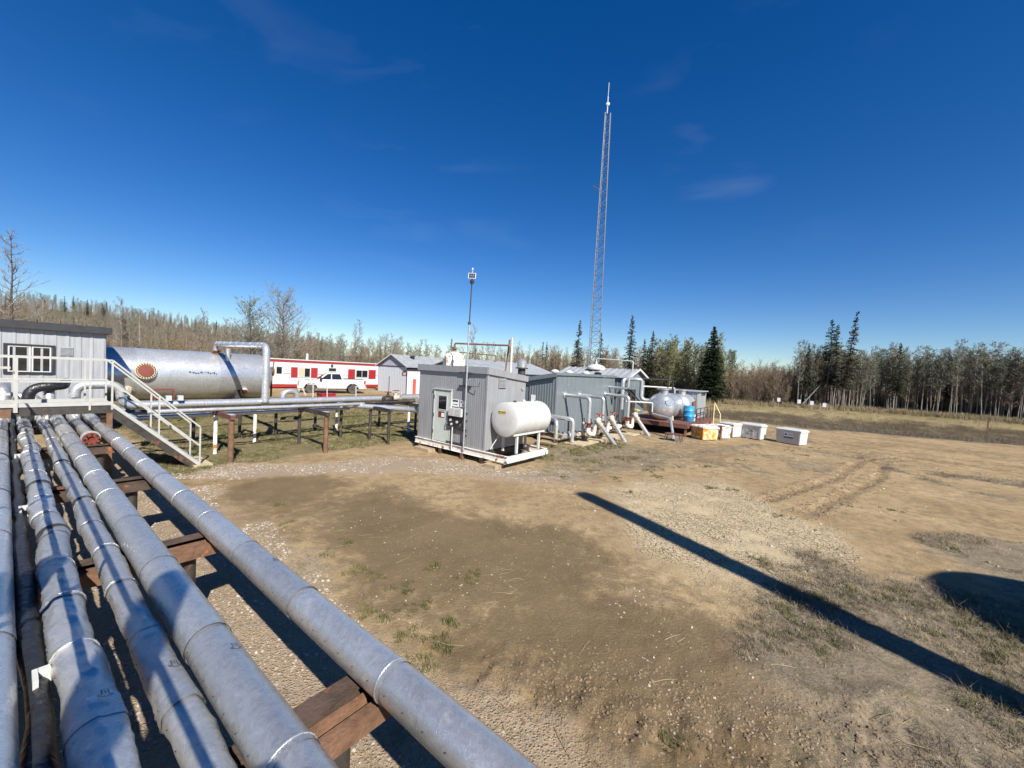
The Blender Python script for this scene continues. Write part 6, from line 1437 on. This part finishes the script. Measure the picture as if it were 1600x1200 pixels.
# ------------------------------------------------------------------ bins, signs, rails
def make_bins():
    def bin_(lb, s, t, rot, w, d, h, m, lid, extra=None):
        z = GZ(s, t)-.02; th = thing('storage_bin', lb, 'bin', s, t, z, rot, group='white plastic bins in a row'); hw, hd = w/2, d/2; k = .93
        b = MB(); b.hexa([(-hw*k, -hd*k, .06), (hw*k, -hd*k, .06), (hw*k, hd*k, .06), (-hw*k, hd*k, .06)], [(-hw, -hd, h-.08), (hw, -hd, h-.08), (hw, hd, h-.08), (-hw, hd, h-.08)]); b.build('bin_body', m, th, local=True)
        for sx in (-1, -.33, .33, 1):
            b = MB(); x = sx*(hw-.06); b.hexa([(x*k-.03, -hd*k-.012, .1), (x*k+.03, -hd*k-.012, .1), (x*k+.03, -hd*k+.01, .1), (x*k-.03, -hd*k+.01, .1)], [(x-.04, -hd-.012, h-.1), (x+.04, -hd-.012, h-.1), (x+.04, -hd+.01, h-.1), (x-.04, -hd+.01, h-.1)]); b.build('bin_rib', m, th, local=True)
        b = MB(); e = .035; b.hexa([(-hw-e, -hd-e, h-.09), (hw+e, -hd-e, h-.09), (hw+e, hd+e, h-.09), (-hw-e, hd+e, h-.09)], [(-hw-e, -hd-e, h-.03), (hw+e, -hd-e, h-.03), (hw+e, hd+e, h-.03), (-hw-e, hd+e, h-.03)]); b.build('rim', lid, th, local=True)
        b = MB(); b.hexa([(-hw-.02, -hd-.02, h-.029), (hw+.02, -hd-.02, h-.029), (hw+.02, hd+.02, h-.029), (-hw-.02, hd+.02, h-.029)], [(-hw+.06, -hd+.06, h+.03), (hw-.06, -hd+.06, h+.03), (hw-.06, hd-.06, h+.03), (-hw+.06, hd-.06, h+.03)]); b.build('lid', lid, th, local=True)
        for x in (-.3*w, .3*w): b = MB(); b.box(x-.06, x+.06, -hd*.8, hd*.8, 0, .058); b.build('runner', DARKSTEEL, th, local=True)
        if extra == 'label':
            b = MB(); b.box(-.17, .28, -hd-.02, -hd-.014, h*.45, h*.8); l = b.build('label', PAPER, th, local=True)
            b = MB(); b.box(-.17, .28, -hd-.0235, -hd-.021, h*.43, h*.52); b.box(-.13, -.04, -hd-.0235, -hd-.021, h*.6, h*.72); b.box(.02, .25, -hd-.0235, -hd-.021, h*.68, h*.7); b.box(.02, .25, -hd-.0235, -hd-.021, h*.62, h*.635); o = b.build('label_print', mat('label_blue', (.05, .07, .16), .6), th, local=True); o.parent = l
        if extra == 'dent':
            b = MB(); b.tube([(-.15, -hd-.015, h*.3), (-.12, -hd-.02, h*.5), (.0, -hd-.02, h*.56), (.2, -hd-.015, h*.57)], .012, 6); b.build('handle', BLACKP, th, local=True)
            b = MB(); b.box(-.2, .2, -hd-.016, -hd-.01, h*.16, h*.24); b.build('label_strip', BOXGREY, th, local=True)
        return th
    bin_('rust stained yellow bin, leftmost of the row beside the red deck', -4.75, 22.75, R_(-37), .92, .95, .72, YELLOW_RUST, WHITE_RUST)
    bin_('rust spotted white bin just right of the yellow bin', -4.25, 24.0, R_(-30), .75, .85, .72, WHITE_RUST, WHITE_RUST)
    bin_('white bin in the middle of the row, between two wider white bins', -3.95, 25.3, R_(-25), .85, .75, .78, WHITE, WHITE)
    bin_('wide white bin with a dark curved handle, second from the right', -2.9, 25.7, R_(-16), 1.12, .7, .84, WHITE, WHITE, 'dent')
    bin_('white bin with a printed label standing alone at the right', -1.12, 25.6, R_(-24), 1.2, .74, .80, WHITE, WHITE, 'label')
    th = thing('wellhead_stub', 'rusty pipe stub with hand wheel between the stained bins', 'valve', -4.05, 23.3, 0)
    b = MB(); b.tube([(-4.05, 23.2, -.1), (-4.05, 23.2, .7)], .06, 10); b.build('stub', RUST, th, smooth=True)
    b = MB(); b.tube([(-4.05+.16*math.cos(k*.5236), 23.2+.16*math.sin(k*.5236), .74) for k in range(13)], .02, 6, False); b.bar((-4.2, 23.2, .74), (-3.9, 23.2, .74), .025); b.build('hand_wheel', REDBROWN, th)
    b = MB(); b.tube([(-4.05, 23.2, .5), (-4.05, 23.5, .5)], .05, 8); b.build('side_outlet', RUST, th)
    th = thing('stair_rail', 'pale yellow slanted handrail behind the white bins', 'railing', -5.5, 29.7, 0)
    a, c = (-5.75, 30.0), (-5.2, 29.2)
    b = MB(); b.tube([(*a, -.1), (*a, 1.6)], .03, 8); b.build('post', YELLOWRAIL, th); b = MB(); b.tube([(*c, -.1), (*c, .9)], .03, 8); b.build('post', YELLOWRAIL, th)
    b = MB(); b.tube([(*a, 1.6), (*c, .9)], .03, 8); b.build('top_rail', YELLOWRAIL, th)
    lbs = ['leftmost', 'second', 'third', 'fourth']
    def R2(px, py, tt):
        cm = scene.camera.matrix_world.to_3x3(); d = cm @ Vector(((px-800)/620, -(py-600)/620, -1)); sx, tx = ST(d.x, d.y); k = tt/tx; return sx*k, tt, CAM_H+d.z*k
    for i, px in enumerate((1216, 1248, 1268, 1288)):
        s, t, z = R2(px, 637, 56.3); g = GZ(s, t); th = thing('marker_sign', 'small white pipeline marker on a stake, %s from the left before the treeline' % lbs[i], 'sign', s, t, g, group='white markers along the treeline')
        b = MB(); b.box(s-.03, s+.03, t-.03, t+.03, g-.1, g+1.0); b.build('stake', WOOD, th); b = MB(); b.box(s-.16, s+.16, t-.05, t-.035, g+.75, g+1.2); b.build('plate', PAPER, th)
    for i, (px, lb) in enumerate(((1207, 'bare wooden stake left of the white markers'), (1281, 'bare wooden stake between the right hand markers'), (1293, 'bare wooden stake right of the white markers'))):
        s, t, z = R2(px, 640, 56.6); g = GZ(s, t); b = MB(); b.hexa([(s-.05, t-.05, g-.1), (s+.05, t-.05, g-.1), (s+.05, t+.05, g-.1), (s-.05, t+.05, g-.1)], [(s-.04, t-.04, g+1.05), (s+.04, t-.04, g+1.1), (s+.04, t+.04, g+1.12), (s-.04, t+.04, g+1.06)]); tag(b.build('wooden_stake', WOOD, origin=(s, t, g)), lb, 'stake')
    s, t = 8.8, 40.3; g = GZ(s, t); th = thing('fence_post', 'lone rusty steel post by the ditch at the far right', 'post', s, t, g)
    b = MB(); b.bar((s, t, g-.2), (s, t, g+1.5), .06, .05); b.build('post', RUST, th); b = MB(); b.box(s-.03, s+.03, t-.035, t-.026, g+1.0, g+1.4); b.build('tag_plate', REDBROWN, th)
make_bins()

# ------------------------------------------------------------------ what stands behind the camera and throws the shadows in view
def make_behind():
    th = thing('vent_stack', 'tall grey stack standing to the right behind the viewpoint', 'stack', 7.0, 3.95, 0)
    b = MB(); b.lathe((7.0, 3.95, -.1), (0, 0, 1), [(0, .34), (.3, .34), (.3, .26), (10.9, .26), (11.0, .24), (11.05, .05)], 24); b.build('shaft', ALU_TANK, th, smooth=True)
    b = MB(); b.lathe((7.0, 3.95, 0), (0, 0, 1), [(0, .5), (.06, .5), (.06, .3)], 16); b.build('base_plate', DARKSTEEL, th)
    th = thing('storage_tank', 'upright round storage tank to the right behind the viewpoint', 'tank', 9.3, 6.25, 0)
    b = MB(); b.lathe((9.3, 6.25, -.1), (0, 0, 1), [(0, 1.5), (5.9, 1.5), (6.05, 1.46), (6.45, .1)], 48); b.build('shell', ALU_TANK, th, smooth=True)
    for z in (1.5, 3.0, 4.5): b = MB(); b.lathe((9.3, 6.25, z), (0, 0, 1), [(0, 1.5), (.005, 1.515), (.04, 1.515), (.045, 1.5)], 48); b.build('band', ALU_TANK, th)
    for i, (s, t, z, lb) in enumerate(((.84, -1.35, 5.85, 'taller domed riser beside the walkway, added out of view for its shadow'), (-1.75, -1.3, 4.45, 'shorter domed riser beside the walkway, added out of view for its shadow'))):  # invented round-topped uprights, added out of view to shade the low rack's pipes
        th = thing('shadow_riser', lb, 'vent', s, t, 0)
        b = MB(); b.lathe((s, t, -.1), (0, 0, 1), [(0, .17), (z-.05, .17), (z+.05, .15), (z+.12, .08), (z+.14, .01)], 20); b.build('riser', ALU_TANK, th, smooth=True)
        b = MB(); b.lathe((s, t, 1.2), (0, 0, 1), [(0, .22), (.06, .22)], 16); b.build('flange', DARKSTEEL, th)
    th = thing('rack_walkway', 'narrow walkway with handrail beside the low rack at the viewpoint', 'walkway', -3, -.7, 0)
    b = MB(); b.box(-12.8, 3., -1.05, -.27, 1.38, 1.44); b.build('deck', GALV, th)
    for z in (2.04, 2.6): b = MB(); b.tube([(-12.8, -.085, z), (3., -.085, z)], .022, 8); b.build('handrail', RAIL, th)
    for s in (-12.5, -9.5, -6.5, -3.5, .9, 2.9): b = MB(); b.tube([(s, -.26, 1.2), (s, -.26, 1.9), (s, -.085, 2.04), (s, -.085, 2.6)], .02, 8); b.build('handrail_post', RAIL, th)
    for s in (-12, -7, -2, 2.5): b = MB(); b.box(s-.05, s+.05, -1.0, -.9, -.1, 1.38); b.build('leg', DARKSTEEL, th)
make_behind()
def make_photographer():
    # standing on the walkway, leaning to the rail, holding a phone out in front
    th = thing('person', 'person in dark jacket at the walkway rail holding a phone, behind the viewpoint', 'person', .3, -.5, 1.44)
    V = {}; pts = []; edges = []; rad = []
    def v(n, p, r): V[n] = len(pts); pts.append(p); rad.append(r)
    v('pel', (.34, -.52, 2.36), .15); v('wai', (.33, -.48, 2.55), .135); v('che', (.31, -.40, 2.80), .155); v('nek', (.29, -.30, 2.97), .06); v('hd0', (.275, -.25, 3.07), .085); v('hd1', (.265, -.23, 3.17), .1); v('hd2', (.262, -.225, 3.25), .075)
    for a, b in zip(('pel', 'wai', 'che', 'nek', 'hd0', 'hd1'), ('wai', 'che', 'nek', 'hd0', 'hd1', 'hd2')): edges.append((a, b))
    ax = Vector((.788, .616, 0))*.0+Vector((.62, .78, 0)).normalized()      # shoulder line in the site grid
    f = Vector((-.616, .788, 0))
    for k, sg in (('l', -1), ('r', 1)):
        sh = Vector((.31, -.39, 2.88))+Vector((.788, .616, 0))*sg*.19; v('sh'+k, tuple(sh), .065)
        el = sh+Vector((.788, .616, 0))*sg*.06+f*.12+Vector((0, 0, -.22)); v('el'+k, tuple(el), .048); hd = Vector((.05, -.05, 3.0))+Vector((.788, .616, 0))*sg*.09; v('wr'+k, tuple(el.lerp(hd, .8)), .034); v('ha'+k, tuple(hd), .035)
        hp = Vector((.34, -.52, 2.3))+Vector((.788, .616, 0))*sg*.1; v('hp'+k, tuple(hp), .1); kn = hp+f*.06+Vector((0, 0, -.42)); v('kn'+k, tuple(kn), .065); an = kn-f*.06+Vector((0, 0, -.38)); v('an'+k, tuple(an), .045); v('to'+k, tuple(an+f*.16+Vector((0, 0, -.05))), .04)
        edges += [('che', 'sh'+k), ('sh'+k, 'el'+k), ('el'+k, 'wr'+k), ('wr'+k, 'ha'+k), ('pel', 'hp'+k), ('hp'+k, 'kn'+k), ('kn'+k, 'an'+k), ('an'+k, 'to'+k)]
    me = bpy.data.meshes.new('body'); o0 = Vector(th['_o']); me.from_pydata([tuple(Vector(p)-o0) for p in pts], [(V[a], V[b]) for a, b in edges], []); me.materials.append(CLOTH)
    o = bpy.data.objects.new('body', me); COL.objects.link(o); o.parent = th
    sm = o.modifiers.new('skin', 'SKIN'); 
    for i, sv in enumerate(me.skin_vertices[0].data): sv.radius = (rad[i], rad[i]); sv.use_root = (i == 0)
    ss = o.modifiers.new('sub', 'SUBSURF'); ss.levels = 1; ss.render_levels = 2
    ph = MB(); ph.box(-.075, .075, -.004, .004, -.035, .035); q = ph.build('phone', BLACKP, origin=(.05, -.045, 3.03)); q.rotation_euler = (0, 0, 0); q.location = W(.06, -.06, 3.02)+Vector((0, -.03, 0)); tag(q, 'black phone held in front of the person at the rail', 'phone')
make_photographer()
for o in bpy.data.objects:
    if '_o' in o: del o['_o']
